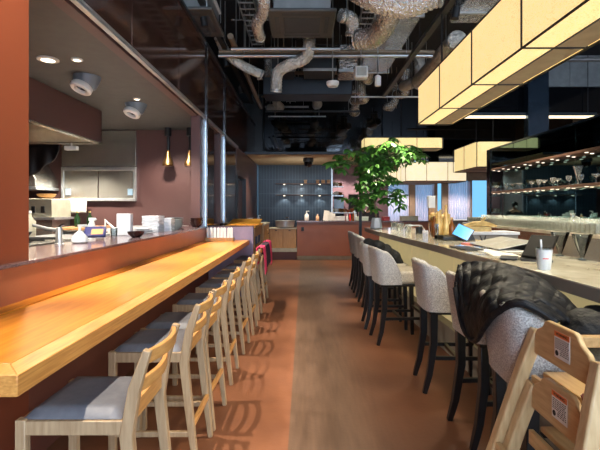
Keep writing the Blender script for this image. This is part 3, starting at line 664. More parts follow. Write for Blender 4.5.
# hanging brass lamps in the kitchen
for x, y, lab in ((-2.5, 7.9, 'left brass bell pendant lamp hanging from a dark canopy in the kitchen'), (-2.1, 7.9, 'right brass bell pendant lamp, partly behind the first wall post')):
    t = thing('pendant_lamp', lab, 'lamp', (x, y, 2.97), 0)
    MB().lathe([(.06,0),(.06,-.14),(.05,-.15)], (0,0,0), 18).build('canopy', black, t)
    MB().tube([(0,0,-.15),(.01,0,-.3),(0,0,-.42)], .028, 8).build('stem', black, t)
    MB().lathe([(.025,-.4),(.04,-.46),(.055,-.54),(.09,-.62),(.1,-.68),(.085,-.7)], (0,0,0), 20).build('bell', brass, t)
# soffit lights
def downlight(x, y, z, r, lab, m=None, grp=None):
    t = thing('ceiling_light', lab, 'light', (x, y, z), 0, grp)
    MB().lathe([(r,0),(r,-.012),(r*.82,-.016)], (0,0,0), 20).build('trim_ring', white, t)
    MB().lathe([(r*.8,-.014),(r*.3,-.02)], (0,0,0), 16).build('lens', m or lamp_on, t)
def on_plane(px, py, z): 
    Y = F*(z-EYE)/(208-py); return ((px-304)/F*Y, Y)
x, y = on_plane(48, 61, 2.95); downlight(x, y, 2.97, .1, 'largest round white light in the kitchen soffit, beside the copper panel')
x, y = on_plane(77, 61, 2.95); downlight(x, y, 2.97, .055, 'small recessed light right of the largest soffit light')
x, y = on_plane(137, 100, 2.95); downlight(x, y, 2.97, .05, 'small recessed light in the soffit by the trim edge')
for px, py, lab in ((87, 91, 'nearer blue-grey swivel spotlight with a white ring under the soffit'), (136, 117, 'farther blue-grey swivel spotlight under the soffit')):
    x, y = on_plane(px, py-8, 2.9)
    t = thing('swivel_spotlight', lab, 'spotlight', (x, y, 2.97))
    MB().lathe([(.15,0),(.14,-.03),(.1,-.12),(.085,-.14)], (0,0,0), 24).build('cone', spot_blue, t)
    rot = Matrix.Rotation(-.35, 3, 'X') @ Matrix.Rotation(.25, 3, 'Y')
    MB().lathe([(.1,-.11),(.115,-.13),(.115,-.17),(.1,-.185),(.065,-.18),(.06,-.14)], (0,0,0), 24, rot, cap=False).build('ring', white, t)
    MB().lathe([(.06,-.15),(.02,-.152)], (0,0,0), 16, rot).build('lens', black, t)

# ================================================================== BAR
BE = [(1.41,.5),(1.405,3.0),(1.36,4.4),(1.27,5.8),(1.2,7.2),(1.18,8.4)]     # customer edge of the bar top
def bx(y):
    for (a, y0), (b, y1) in zip(BE, BE[1:]):
        if y <= y1: return a+(b-a)*(y-y0)/(y1-y0)
    return BE[-1][0]
BZ = 1.12
t = thing('bar_counter', 'long stone-topped bar with backlit cream front panels and a grey plinth on the right', 'bar', (1.7, 4.5, 0))
poly = BE+[(2.09, 8.4), (2.09, .5)]
def po(y): return .11+.09*max(0, min(1, (y-4)/3))
MB().prism(poly, 'z', BZ-.012, BZ).build('stone_top', bar_top_m, t, world=True, bevel=.003)
MB().prism([(x+.004, y) for x, y in BE]+[(2.086, 8.396), (2.086, .504)], 'z', BZ-.075, BZ-.012).build('stone_edge', bar_edge_m, t, world=True)
yy = [.6+k*.78 for k in range(11)]
for a, b in zip(yy, yy[1:]):
    MB().prism([(bx(a)+po(a)+.09, a+.006), (bx(b)+po(b)+.09, b-.006), (bx(b)+po(b)+.12, b-.006), (bx(a)+po(a)+.12, a+.006)], 'z', .29, BZ-.075).build('front_panel', glow_panel, t, world=True)
ys = [.5, 3.0, 4.4, 5.8, 7.2, 8.4]
MB().prism([(bx(y)+po(y), y) for y in ys]+[(bx(y)+.6, y) for y in ys[::-1]], 'z', 0, .28).build('plinth', plinth_m, t, world=True, bevel=.004)
MB().prism([(bx(y)+po(y)+.125, y) for y in ys]+[(bx(y)+.6, y) for y in ys[::-1]], 'z', .28, BZ-.076).build('carcass', plinth_m, t, world=True)
t = thing('back_counter', 'pale counter under the mirror wall crowded with glasses behind the bar', 'counter', (3.95, 5.5, 0))
MB().box(3.6, 4.29, 1, 9.8, 1.12, 1.17).build('top', bar_top_m, t, world=True, bevel=.004); MB().box(3.64, 4.29, 1, 9.8, 0, 1.12).build('front', steel, t, world=True)
for z, lab in ((2.34, 'upper brown glass shelf with round lights under it on the mirror wall'), (1.85, 'lower brown shelf carrying goblets on the mirror wall')):
    t = thing('bar_shelf', lab, 'shelf', (4.14, 5, z))
    MB().box(4.0, 4.295, .5, 9.2, z-.04, z).build('board', shelf_m, t, world=True, bevel=.003)
    for k in range(9):
        for x in (4.06, 4.22):
            MB().lathe([(.027,z-.04),(.024,z-.046),(.008,z-.047)], (x, 5.75+k*.43+(.12 if x > 4.1 else 0), 0), 14).build('puck_light', puck_on, t, world=True)
# goblets on the lower shelf
def glass_mesh(nm, prof, lab, cat, loc, grp=None):
    o = MB().lathe(prof, (0,0,0), 14, cap=False).build(nm, glass, at=(0,0,0)); o.location = loc; return tag(o, lab, cat, grp)
COUPE = [(.035,0),(.034,.004),(.005,.008),(.004,.08),(.02,.09),(.05,.11),(.056,.135)]
GOB = [(.035,0),(.034,.004),(.006,.008),(.005,.06),(.03,.08),(.042,.12),(.038,.155)]
TALL = [(.045,0),(.044,.006),(.012,.02),(.012,.08),(.02,.1),(.045,.2),(.07,.28)]
src = {}
for k, (px, kind) in enumerate([(496,'c'),(507,'g'),(513,'c'),(519.5,'c'),(532,'c'),(539,'g'),(544,'c'),(553,'g'),(557.5,'c'),(569,'g'),(578,'t'),(581,'g'),(596,'c')]):
    Y = F*4.12/(px-304)
    lab = {'c': 'wide stemmed coupe glass on the lower bar shelf', 'g': 'rounded goblet on the lower bar shelf', 't': 'tallest trumpet-shaped vase on the lower bar shelf'}[kind]
    if kind in src: o = src[kind].copy(); C.objects.link(o); o.location = (4.12, Y, 1.85)
    else: o = src[kind] = glass_mesh({'c':'coupe_glass','g':'goblet','t':'trumpet_vase'}[kind], {'c':COUPE,'g':GOB,'t':TALL}[kind], lab, 'vase' if kind == 't' else 'glass', (4.12, Y, 1.85), {'c':'coupes on the bar shelf','g':'goblets on the bar shelf','t':None}[kind])
TUM = [(.03,0),(.031,.004),(.038,.13),(.036,.13),(.029,.008),(.002,.007)]
WINE = [(.033,0),(.032,.004),(.005,.008),(.004,.07),(.028,.09),(.038,.13),(.032,.18)]
a = glass_mesh('tumbler', TUM, 'clear tumbler in the long rows on the back counter', 'glass', (3.69, 5.4, 1.17), 'tumblers on the back counter')
b_ = glass_mesh('wine_glass', WINE, 'stemmed wine glass in the back row on the back counter', 'glass', (4.0, 5.5, 1.17), 'wine glasses on the back counter')
random.seed(11)
for r, x in enumerate((3.69, 3.79, 3.89)):
    for k in range(44):
        if r == 0 and k == 0: continue
        o = a.copy(); C.objects.link(o); o.location = (x+random.uniform(-.006,.006), 5.4+k*.098+random.uniform(-.006,.006), 1.17)
for k in range(1, 36):
    o = b_.copy(); C.objects.link(o); o.location = (4.0+random.uniform(-.006,.006), 5.5+k*.118, 1.17)
t = thing('coffee_pot', 'clear glass decanter standing among the glasses on the back counter', 'decanter', (4.13, 6.6, 1.17))
MB().lathe([(.06,0),(.075,.05),(.05,.14),(.03,.2),(.04,.25)], (0,0,0), 18, cap=False).build('body', glass, t); MB().tube([(.05,.0,.06),(.11,0,.1),(.1,0,.18),(.04,0,.2)], .008).build('handle', steel_b, t)

# things on the bar top
t = thing('iced_cup', 'frosted plastic cup with a straw and a red mark beside the black tablet', 'cup', (1.485, 2.66, BZ))
MB().lathe([(.034,0),(.037,.004),(.047,.125),(.044,.125),(.034,.008),(.002,.007)], (0,0,0), 24, cap=False).build('cup', cup_m, t)
MB().lathe([(.046,.122),(.05,.126),(.049,.134),(.02,.137)], (0,0,0), 24).build('lid', clear, t)
MB().tube([(-.012,0,.01),(-.022,-.004,.185)], .0055, 8).build('straw', white, t)
rm_ = MB()
for k in range(6): rm_.obox((.0434*math.sin(-.62+k*.13), -.0434*math.cos(-.62+k*.13), .07+.001*(k%2)), (.0045, .0012, .006), Matrix.Rotation(-.62+k*.13, 3, 'Z'))
rm_.build('red_mark', red_ink, t)
t = thing('tablet_till', 'black tablet tilted on a stand, facing the stools, beside the plastic cup', 'tablet', (1.7, 3.1, BZ))
wx = Vector((.17,-.2,0)).normalized(); hz = Vector((.15,.1,.15)); hz = (hz-wx*hz.dot(wx)).normalized(); nn = hz.cross(wx)
Rt = Matrix((wx, -nn.cross(Vector((0,0,0))) if False else hz.cross(wx)*-1, hz)).transposed()
c0 = Vector((.0, 0, .1))
MB().obox(c0, (.19, .014, .235), Rt).build('casing', screen_off, t, bevel=.006)
MB().obox(c0+Rt @ Vector((0, .008, 0)), (.17, .002, .215), Rt).build('screen', screen_off, t)
MB().obox(c0+Vector((.03,.07,-.055)), (.1,.016,.12), Matrix.Rotation(-.4, 3, 'Z') @ Matrix.Rotation(.3, 3, 'X')).build('stand', black, t, bevel=.004)
MB().obox((-.03,.0,.008), (.2,.16,.016), Matrix.Rotation(-.4, 3, 'Z')).build('base', black, t, bevel=.004)
t = thing('blue_screen_tablet', 'tablet with glowing blue screen leaning in a black case on the bar', 'tablet', (1.83, 4.95, BZ))
Rt = Matrix.Rotation(-.35, 3, 'Z') @ Matrix.Rotation(-.55, 3, 'X') @ Matrix.Rotation(.5, 3, 'Y')
MB().obox((0,0,.1), (.2,.012,.17), Rt).build('casing', black, t, bevel=.004); MB().obox(Vector((0,0,.1))+Rt @ Vector((0,-.007,0)), (.18,.002,.15), Rt).build('screen', screen_blue, t)
MB().prism([(-.01,0),(.16,0),(.1,.13)], 'y', .03, .17).build('case_stand', black, t, bevel=.004)
def sheet(nm, px, py, w, d, rz, m, lab, cat, th=.003, grp=None, dz=0):
    Y = F*(EYE-BZ)/(py-208); X = (px-304)/F*Y
    o = MB().box(-w/2, w/2, -d/2, d/2, 0, th).build(nm, m, at=(0,0,0)); o.location = (X, Y, BZ+.0005+dz); o.rotation_euler = (0,0,rz); return tag(o, lab, cat, grp)
sheet('folder', 466, 249, .17, .36, .05, black, 'thin black folder on the bar in front of the pink card', 'folder', .012)
sheet('pink_card', 471, 244.5, .12, .16, .3, pinkcard, 'pink card lying beside the blue-screen tablet', 'card', .012)
for k, (px, py, rz, lab) in enumerate([(490, 251, .3, 'left white paper sheet behind the quilted jacket'), (503, 255, -.2, 'middle white paper sheet on the bar, nearest the jacket'), (512, 251, .1, 'right white paper sheet next to the black tablet')]):
    sheet('paper_sheet', px, py, .2, .28, rz, paper, lab, 'paper', .002, dz=.002*k)
sheet('clipboard', 509, 259, .12, .22, -.5, dkgrey, 'dark slim clipboard beside the tablet base', 'clipboard', .006, dz=.008)
Y = F*(EYE-BZ)/(246-208)
t = thing('menu_book', 'large grey laminated menu lying open and tilted on the rear of the bar', 'menu', (1.87, 4.1, BZ))
for k in range(2): MB().obox((0, -.17+.34*k, .05), (.34, .32, .008), Matrix.Rotation(-.2, 3, 'Y')).build('page', paper_grey, t, bevel=.002)
MB().box(.1,.13,-.3,.3,0,.066).build('rest', dkgrey, t)
t = thing('pen_holder', 'small dark clip of pens between the pink card and the menu', 'holder', (1.88, 4.5, BZ))
for s in (-1, 1): MB().tube([(0,0,0),(.03*s,.02,.09)], .008, 6).build('pen', black, t)
MB().box(-.03,.03,-.03,.03,0,.03).build('base', black, t, bevel=.004)
o = MB().box(-.13,.13,-.16,.16,0,.05).build('black_tray', black, at=(0,0,0), bevel=.01); o.location = (1.74, 5.15, BZ); tag(o, 'low black tray on the bar in front of the gold bottles', 'tray')
t = thing('acrylic_stand', 'upright clear acrylic card stand left of the black tray', 'stand', (1.62, 5.25, BZ)); MB().box(-.01,.01,-.05,.05,0,.19).build('sheet', clear, t); MB().box(-.04,.04,-.06,.06,0,.01).build('foot', clear, t)
random.seed(4)
k = 0
for x, y, h, m_, nm in [(1.78,5.5,.34,gold_m,'tall gold-labelled bottle, front left of the bottle group'),(1.86,5.45,.42,gold_m,'tallest gold bottle, front middle of the bottle group'),(1.95,5.5,.26,amber,'short amber bottle at the right of the bottle group'),
        (1.8,5.75,.3,amber,'amber bottle behind the front left gold one'),(1.9,5.8,.36,gold_m,'gold bottle in the second row of the bottle group'),(2.0,5.75,.3,gold_m,'gold bottle at the right end of the second row')]:
    bottle('spirit_bottle', x-.06, y, BZ, .038, h, m_, nm, cap=gold_m)
t = thing('carved_column', 'tall pale carved wooden sign post among the gold bottles', 'ornament', (1.9, 6.42, BZ))
MB().box(-.04,.04,-.03,.03,.0,.54).build('post', oak, t, bevel=.006); MB().box(-.05,.05,-.036,.036,.38,.56).build('plaque', paper, t, bevel=.006)
t = thing('dark_crate', 'dark round basket of gold ornaments behind the blue-screen tablet', 'basket', (1.93, 6.15, BZ))
MB().lathe([(.12,0),(.15,.2),(.14,.2),(.11,.01)], (0,0,0), 18, cap=False).build('wall', amber, t)
for k in range(9): MB().ell((.1*math.cos(k*.7), .1*math.sin(k*.7), .22+.03*(k%3)), (.045,.045,.04)).build('ornament', gold_m, t)
t = thing('gilded_branch', 'low gold branch ornament lying right of the basket', 'ornament', (2.66, 6.6, 0))
MB().box(-.5,.55,-.15,.3,0,1.1).build('cabinet', plinth_m, t); MB().box(-.52,.57,-.17,.32,1.1,1.14).build('cabinet_top', white, t)
MB().tube([(-.25,0,1.2),(-.05,.03,1.24),(.1,0,1.26),(.3,.02,1.22)], [.03,.05,.045,.02], 8).tube([(.05,0,1.25),(.12,.0,1.36)], [.03,.015]).box(-.2,.2,-.04,.04,1.14,1.21).build('branch', gold_m, t)
for k, (px, lab) in enumerate(((582, 'clear inverted cone stand at the rear edge of the bar, nearest the right edge'), (560, 'clear inverted cone stand at the rear edge of the bar, behind the black tablet'))):
    Y = F*2.02/(px-304)
    t = thing('cone_stand', lab, 'stand', (2.02, Y, BZ)); MB().lathe([(.012,.02),(.03,.07),(.068,.19),(.065,.19),(.026,.07)], (0,0,0), 20, cap=False).build('cone', clear, t); MB().lathe([(.03,0),(.03,.008),(.012,.02)], (0,0,0), 16).build('foot', clear, t)
random.seed(8)
for k in range(6):
    Y = 6.6+k*.22
    o = glass_mesh('water_glass', TUM, 'upturned clear glass in the loose row at the far end of the bar', 'glass', (bx(Y)+.35+.1*(k%2), Y, BZ), 'glasses at the far end of the bar') if k == 0 else o.copy()
    if k: C.objects.link(o); o.location = (bx(Y)+.35+.1*(k%2), Y, BZ)
t = thing('wire_rack', 'small steel wire rack with a dark tin on the far part of the bar', 'rack', (1.62, 6.35, BZ))
for s in (-1, 1): MB().tube([(-.18,s*.08,0),(-.1,s*.08,.12),(.1,s*.08,.12),(.18,s*.08,0)], .006, 6).build('wire', steel_b, t)
MB().box(-.1,.1,-.09,.09,.118,.13).build('deck', steel_b, t); MB().lathe([(.05,.0),(.05,.1)], (.08,0,0), 16).build('tin', dkgrey, t)

# ================================================================== BAR STOOLS
def make_chair():
    t = thing('bar_stool', '-', 'stool', (0,0,0), 0, 'upholstered bar stools along the bar')
    def plan(u, off):
        r = .235-off
        if u < .16: return Vector((-.01-.12*u/.16, -r))
        if u > .84: return Vector((-.13+.12*(u-.84)/.16, r))
        a = -PI/2+PI*(u-.16)/.68
        ca, sa = math.cos(a), math.sin(a)
        return Vector((-.13-(.13-off)*abs(ca)**.5, r*math.copysign(abs(sa)**.5, sa)))
    def fn(u, v):
        h = 1.06-.25*abs(2*u-1)**5.5; zb = .665
        if v < .46: off, z = 0, zb+(h-.02-zb)*v/.46
        elif v <= .56:
            a = PI*(v-.46)/.1; off = .025-.025*math.cos(a); z = h-.02+.02*math.sin(a)
        else: off, z = .05, h-.02-(h-.02-zb)*(v-.56)/.44
        p = plan(u, off); lean = .05*max(0, (z-.69)/.36)
        return (p.x-lean, p.y*(1+.02*(z-.69)/.36), z)
    MB().grid(fn, 44, 30).build('back_shell', boucle, t, sharp=1.4)
    MB().box(-.2, .27, -.225, .225, .67, .81).build('seat_cushion', boucle_seat, t, bevel=.035, seg=4)
    MB().box(-.23, .25, -.215, .215, .64, .672).build('seat_frame', black_wood, t, bevel=.008)
    for s in (-1, 1):
        MB().sweep([(.22,s*.185,.66), (.235,s*.19,0)], [.05,.036], [.05,.036], (1,0,0)).build('front_leg', black_wood, t, bevel=.004)
        MB().sweep([(-.19,s*.182,.66), (-.19,s*.178,.4), (-.225,s*.186,.15), (-.265,s*.19,0)], [.052,.05,.042,.034], [.06,.056,.046,.036], (1,0,0)).build('back_leg', black_wood, t, bevel=.004)
        MB().box(-.2, .23, s*.181-.01, s*.181+.01, .27, .3).build('side_stretcher', black_wood, t)
    MB().box(.215, .24, -.18, .18, .33, .36).build('foot_rail', black_wood, t); MB().box(-.01, .015, -.18, .18, .27, .295).build('cross_stretcher', black_wood, t)
    return t
CH = [(1.235,2.13,-.06,'nearest upholstered grey bar stool, right of the black quilted jacket'),
      (1.3,2.86,.04,'second upholstered bar stool from the front, mostly under the black quilted jacket'),
      (1.25,3.66,-.05,'third grey bar stool from the front, its rounded back bare and turned to the aisle'),
      (1.06,4.9,.06,'pulled-out bar stool showing its beige seat, in front of the dark coat'),
      (1.03,5.5,-.04,'bar stool with the dark coat over it, pulled out a little from the bar'),
      (1.14,6.7,.02,'bar stool just behind the one with the dark coat'),
      (1.14,7.42,0,'last but one bar stool towards the potted tree'),
      (1.14,8.1,0,'farthest bar stool, standing below the potted tree')]
ch = make_chair()
for i, (x, y, rz, lab) in enumerate(CH):
    o = ch if i == 0 else dup(ch, (0,0,0))
    o['label'] = lab; o.location = (x, y, 0); o.rotation_euler = (0, 0, rz)
def blob(name, mat, ells, lab, cat, vox=.016):
    mb = MB()
    for e in ells:
        c, r = e[0], e[1]; rot = Matrix.Rotation(e[2], 3, e[3]) if len(e) > 2 else None
        mb.ell(c, r, rot)
    o = mb.build(name, mat, remesh=vox, world=True); tag(o, lab, cat); return o
def wrinkle(o, amp, size, seedtex='CLOUDS'):
    tx = bpy.data.textures.new('wrinkle', 'CLOUDS'); tx.noise_scale = size; tx.noise_depth = 2
    m = o.modifiers.new('d', 'DISPLACE'); m.texture = tx; m.strength = amp; m.mid_level = .5; m.texture_coords = 'LOCAL'
def spl(pts, t):
    n = len(pts)-1; f = min(t*n, n-1e-6); i = int(f); f -= i
    p = [pts[max(i-1,0)], pts[i], pts[i+1], pts[min(i+2,n)]]
    return .5*((2*p[1])+(-p[0]+p[2])*f+(2*p[0]-5*p[1]+4*p[2]-p[3])*f*f+(-p[0]+3*p[1]-3*p[2]+p[3])*f**3)
ridge = [P(459,268,2.86), P(468,262,2.82), P(484,264,2.7), P(504,268,2.55), P(522,277,2.4), P(542,291,2.25), P(560,307,2.12), P(574,324,2.05)]
low = [P(456,288,2.68), P(459,306,2.62), P(465,330,2.5), P(476,341,2.36), P(485,328,2.16), P(498,313,2.02), P(522,304,1.9), P(556,322,1.88)]
def jk(u, v):
    a, b = spl(ridge, u), spl(low, u)
    rear = a+Vector((.26,.1,-.2)); e = math.sin(PI*u)**.5
    if v < .5:
        t_ = v/.5; p = b.lerp(a, t_); out = Vector((-.6,-.75,.3))*((.055+.14*math.exp(-((u-.53)/.22)**2))*math.sin(PI*t_)*e)
    else:
        t_ = (v-.5)/.5; p = a.lerp(rear, t_); out = Vector((.1,-.1,.9))*(.07*math.sin(PI*t_)*e)
    s, w = u*1.25, v*.62
    q = (abs(math.sin((s+w)*PI/.13))*abs(math.sin((s-w)*PI/.13)))**.4
    n = Vector((-.5,-.55,.65))*(.016*q+.018*noise.noise(Vector((u*9,v*5,1)))+.02*noise.noise(Vector((u*3+4,v*12,7))))
    return p+out+n
t = thing('quilted_jacket', 'black quilted down jacket draped over the second bar stool and across to the nearest one', 'jacket', (1.1, 2.6, .7))
MB().grid(jk, 150, 90).build('body', down_black, t, world=True, solid=.02, sharp=3)
hp = []
for k in range(31):
    q = spl(low, k/30); hp.append(q+Vector((-.012,-.015,.004)))
MB().tube(hp, .014, 8).build('hem', down_black, t, world=True)
MB().tube([P(534,302,1.94), P(540,300,1.93), P(546,303,1.92)], .006, 6).build('zip_pull', black, t, world=True)
o = blob('black_bag', coat_dark, [(P(586,328,2.0),(.1,.12,.09)), (P(598,322,2.1),(.1,.1,.08)), (P(576,336,1.98),(.06,.08,.06))], 'soft black bag on the seat of the nearest bar stool, behind the wooden high chairs', 'bag'); wrinkle(o, .02, .07)
J2 = [(P(369,243,5.42),(.08,.1,.06)), (P(377,246,5.35),(.1,.13,.08)), (P(385,252,5.4),(.1,.14,.1)), (P(393,257,5.45),(.1,.14,.1)), (P(397,262,5.45),(.08,.12,.06)), (P(372,249,5.45),(.05,.08,.08))]
o = blob('dark_coat', coat_dark, J2, 'dark coat thrown over a bar stool in the middle of the row', 'coat', .022); wrinkle(o, .03, .1)

# ================================================================== HIGH CHAIRS
def high_chair(X, Y, z, lab, legs):
    t = thing('high_chair', lab, 'high chair', (X, Y, z), 0, 'stacked wooden high chairs')
    MB().prism([(-.185,.655),(.185,.655),(.185,.735),(.165,.765),(.125,.785),(.105,.812),(.085,.82),(-.085,.82),(-.105,.812),(-.125,.785),(-.165,.765),(-.185,.735)], 'x', -.01, .012).build('back_board', high_wood, t, bevel=.005)
    for s in (-1, 1):
        MB().sweep([(.015,s*.2,.75),(-.03,s*.222,.6),(-.19,s*.3,0)], [.052]*3, [.05]*3, (0,1,0)).build('back_leg', high_wood_v, t, bevel=.007)
        MB().sweep([(.42,s*.2,.7),(.5,s*.26,0)], .034, .05, (0,1,0)).build('front_leg', high_wood_v, t, bevel=.007)
        MB().sweep([(.0,s*.2,.7),(.46,s*.2,.7)], .034, .05, (0,0,1)).build('arm_rail', high_wood, t, bevel=.006)
        MB().tube([(-.004,s*.2,.715),(-.012,s*.2,.712)], .007, 10).build('screw', chrome, t)
    MB().box(.03, .4, -.19, .19, .55, .572).build('seat', high_wood, t, bevel=.004)
    MB().box(-.02, .0, -.19, .19, .5, .56).build('seat_rail', high_wood, t, bevel=.003)
    MB().box(.43, .45, -.2, .2, .66, .72).build('front_bar', high_wood, t, bevel=.005)
    MB().box(.46, .485, -.24, .24, .2, .24).build('foot_bar', high_wood, t); MB().box(-.15, -.13, -.26, .26, .2, .24).build('rear_stretcher', high_wood, t)
    MB().sweep([(.012,-.1,.6),(.03,-.12,.5),(.1,-.12,.575)], .025, .004).build('strap', M('red_brown_strap', (110,44,32), .6), t)
    l = MB().box(-.0115, -.0095, -.065, .032, .694, .797).build('warning_label', paper, t)
    MB().box(-.0122, -.0114, -.065, .032, .776, .797).build('orange_header', orange_l, l)
    text_mesh('WARNING', .015, 'warning_text', ink, l, (-.0125, -.0165, .7865), (PI/2, 0, -PI/2))
    tx = MB()
    random.seed(2)
    for k in range(9):
        z0 = .769-k*.0072; y = .026
        while y > -.055:
            w = random.uniform(.006, .015)
            if not (k > 5 and y > .0): tx.box(-.0122, -.0114, max(y-w, -.059), y, z0-.0028, z0)
            y -= w+.004
    tx.build('small_print', ink, l)
    MB().tube([(-.0122,.016,.712),(-.0114,.016,.712)], .0105, 16).build('seal', ink, l)
    return t
high_chair(.975, 1.64, 0, 'lower wooden high chair of the stacked pair, standing on the floor', True)
hc = high_chair(1.0, 1.665, .222, 'upper wooden high chair of the stacked pair beside the nearest bar stool', True)

# ================================================================== POTTED TREE
t = thing('potted_tree', 'leafy umbrella tree in a white faceted pot at the far end of the bar', 'plant', (1.32, 7.85, BZ))
MB().lathe([(.07,0),(.11,.02),(.085,.16),(.075,.2),(.06,.2),(.05,.17)], (0,0,0), 6).build('pot', white, t)
br_pts = [(0,0,.18),(-.03,0,.5),(.02,.02,.9),(-.02,0,1.3),(.03,0,1.5)]
MB().tube(br_pts, [.02,.018,.015,.012,.008], 8).build('trunk', bark, t)
random.seed(21)
clus = []
def pc(px, py, dy=0): return P(px, py, 7.85+dy)-Vector((1.32, 7.85, BZ))
for px, py, n in [(340,160,5),(333,166,4),(346,165,4),(353,150,4),(362,155,6),(370,150,6),(378,152,6),(386,146,5),(392,140,5),(400,150,6),(408,152,6),(415,150,5),(420,155,4),(405,160,5),(395,158,6),(384,160,6),(372,165,7),(362,170,6),(380,172,6),
                  (368,180,6),(376,186,6),(362,188,5),(358,196,6),(368,196,6),(380,192,6),(385,200,4),(372,204,5),(360,204,4),(396,190,4),(400,197,4),(402,205,3),(392,182,4),(376,160,5),(388,170,4),(366,160,5),(350,200,2),(384,180,5),(376,174,6),(366,174,5),(388,164,4)]:
    for k in range(n): clus.append(pc(px+random.uniform(-5,5), py+random.uniform(-5,5), random.uniform(-.35,.35)))
lm = MB(); bmx = MB()
for c in clus:
    st_ = Vector(br_pts[2 if c.z < .8 else 3])+Vector((0,0,random.uniform(-.3,.1)))
    bmx.tube([st_, st_.lerp(c, .5)+Vector((0,0,.04)), c], [.006,.004,.003], 5)
    ax = Vector((random.uniform(-.5,.5), random.uniform(-.6,.2), 1)).normalized()
    q = ax.to_track_quat('Z', 'Y').to_matrix() @ Matrix.Rotation(random.uniform(0, 6), 3, 'Z')
    for j in range(7):
        a = 2*PI*j/7; L = random.uniform(.1,.165); wd = L*.26
        d = Vector((math.cos(a), math.sin(a), 0)); e = Vector((-d.y, d.x, 0))
        pts = [d*.01, d*L*.4+e*wd*.8+Vector((0,0,-.01)), d*L*.7+e*wd*.9+Vector((0,0,-.035)), d*L+Vector((0,0,-.075)), d*L*.7-e*wd*.9+Vector((0,0,-.035)), d*L*.4-e*wd*.8+Vector((0,0,-.01))]
        v = [lm.bm.verts.new(c+q @ p) for p in pts]; mid = lm.bm.verts.new(c+q @ (d*L*.6+Vector((0,0,-.02))))
        for i in range(6): lm.bm.faces.new((v[i], v[(i+1)%6], mid))
lm.build('foliage', leaf, t, sharp=3); bmx.build('twigs', M('green_stem', (70,96,44), .6), t)
t = thing('slim_post', 'slim grey steel post at the far end of the bar left of the potted tree', 'post', (1.13, 8.6, 0))
MB().box(1.1, 1.155, 8.57, 8.63, 0, 2.4).build('shaft', dkgrey, t, world=True, bevel=.003); MB().box(1.075, 1.18, 8.54, 8.66, 0, .012).build('foot', dkgrey, t, world=True)
# ================================================================== LANTERNS
def lantern(nm_lab, x0, x1, y0, y1, z0, z1, m, grp='paper lantern boxes under the ceiling', seam=.9, strip=None, rad=.12, seams=None):
    t = thing('box_lantern', nm_lab, 'lantern', ((x0+x1)/2, (y0+y1)/2, z0), 0, grp)
    def arc(cx, cy, a0): return [(cx+rad*math.cos(a0+PI/2*k/5), cy+rad*math.sin(a0+PI/2*k/5)) for k in range(6)]
    out = arc(x0+rad, y0+rad, PI)+arc(x1-rad, y0+rad, 1.5*PI)+arc(x1-rad, y1-rad, 0)+arc(x0+rad, y1-rad, PI/2)
    sk = MB(); n = len(out)
    A = [sk.bm.verts.new((p[0], p[1], z0)) for p in out]; B = [sk.bm.verts.new((p[0], p[1], z1)) for p in out]
    for k in range(n): sk.bm.faces.new((A[k], A[(k+1)%n], B[(k+1)%n], B[k]))
    sk.build('paper_skin', m, t, world=True)
    d = .008
    if strip:
        MB().box(x0+.02, strip, y0+.02, y1-.02, z0+.004, z0+.01).build('lit_bottom', m, t, world=True)
        MB().box(strip, x1-.02, y0+.02, y1-.02, z0+.004, z0+.01).build('plain_bottom', lantern_shade, t, world=True)
    else:
        MB().box(x0+.02, x1-.02, y0+.02, y1-.02, z0+.004, z0+.01).build('lit_bottom', lantern_shade, t, world=True)
    MB().box(x0+.03, x1-.03, y0+.03, y1-.03, z1-.02, z1-.01).build('lid', black, t, world=True)
    f = MB()
    for z in (z0, z1):
        f.tube([(p[0], p[1], z) for p in out]+[(out[0][0], out[0][1], z)], d*1.3, 4)
    L = y1-y0; ns = seams or [y0+L*k/max(1, round(L/seam)) for k in range(max(1, round(L/seam))+1)]
    for y in ns:
        for x in (x0, x1): f.box(x-d*.9, x+d*.9, y-d, y+d, z0, z1)
        f.box(x0, x1, y-d, y+d, z0-.003, z0+.004)
    W_ = x1-x0
    if W_ > 1:
        for k in range(1, round(W_/.85)):
            x = x0+W_*k/round(W_/.85)
            for y in (y0, y1): f.box(x-d, x+d, y-d*.9, y+d*.9, z0, z1)
    if strip: f.box(strip-d*.5, strip+d*.5, y0, y1, z0-.004, z0+.004)
    f.build('frame', black, t, world=True)
    for y in (y0+.3, y1-.3):
        MB().tube([((x0+x1)/2, y, z1-.02), ((x0+x1)/2, y, 5.2)], .01, 6).build('hanger', black, t, world=True)
    return t
lantern('largest and nearest glowing paper lantern box, hanging over the bar at the upper right', 1.5, 1.95, .6, 5.68, 2.6, 3.09, lantern_m, strip=1.72, rad=.05, seams=[1.2, 2.08, 2.96, 3.84, 4.75])
lantern('lantern box behind the dark bar corner post, its end turned to the camera', 4.2, 5.25, 10.45, 12.1, 2.5, 3.12, lantern_m)
lantern('pale long lantern box behind the tree, facing the camera', 3.45, 5.6, 14.6, 16.0, 2.42, 3.12, lantern_pale, rad=.3)
lantern('palest low lantern box near the far windows', 2.5, 5.4, 17.2, 18.4, 2.5, 3.0, lantern_pale)
lantern('glowing box standing in for lantern reflections in the black mirror, above the potted tree', 1.75, 4.05, 12.5, 13.2, 3.24, 3.55, lantern_m)  # stands in for lantern reflections in the black mirror, added as a glowing box
t = thing('led_tube', 'long thin warm light tube below the black bulkhead behind the bar', 'light', (5.4, 10.3, 3.66))
MB().tube([(3.6,10.3,3.68),(7.0,10.3,3.68)], .035, 10).build('tube', led_on, t, world=True); MB().box(3.6,7.0,10.27,10.33,3.71,3.78).build('housing', dkgrey, t, world=True)
for x in (3.8, 6.8): MB().tube([(x,10.3,3.78),(x,10.3,5.2)], .008, 6).build('hanger', black, t, world=True)

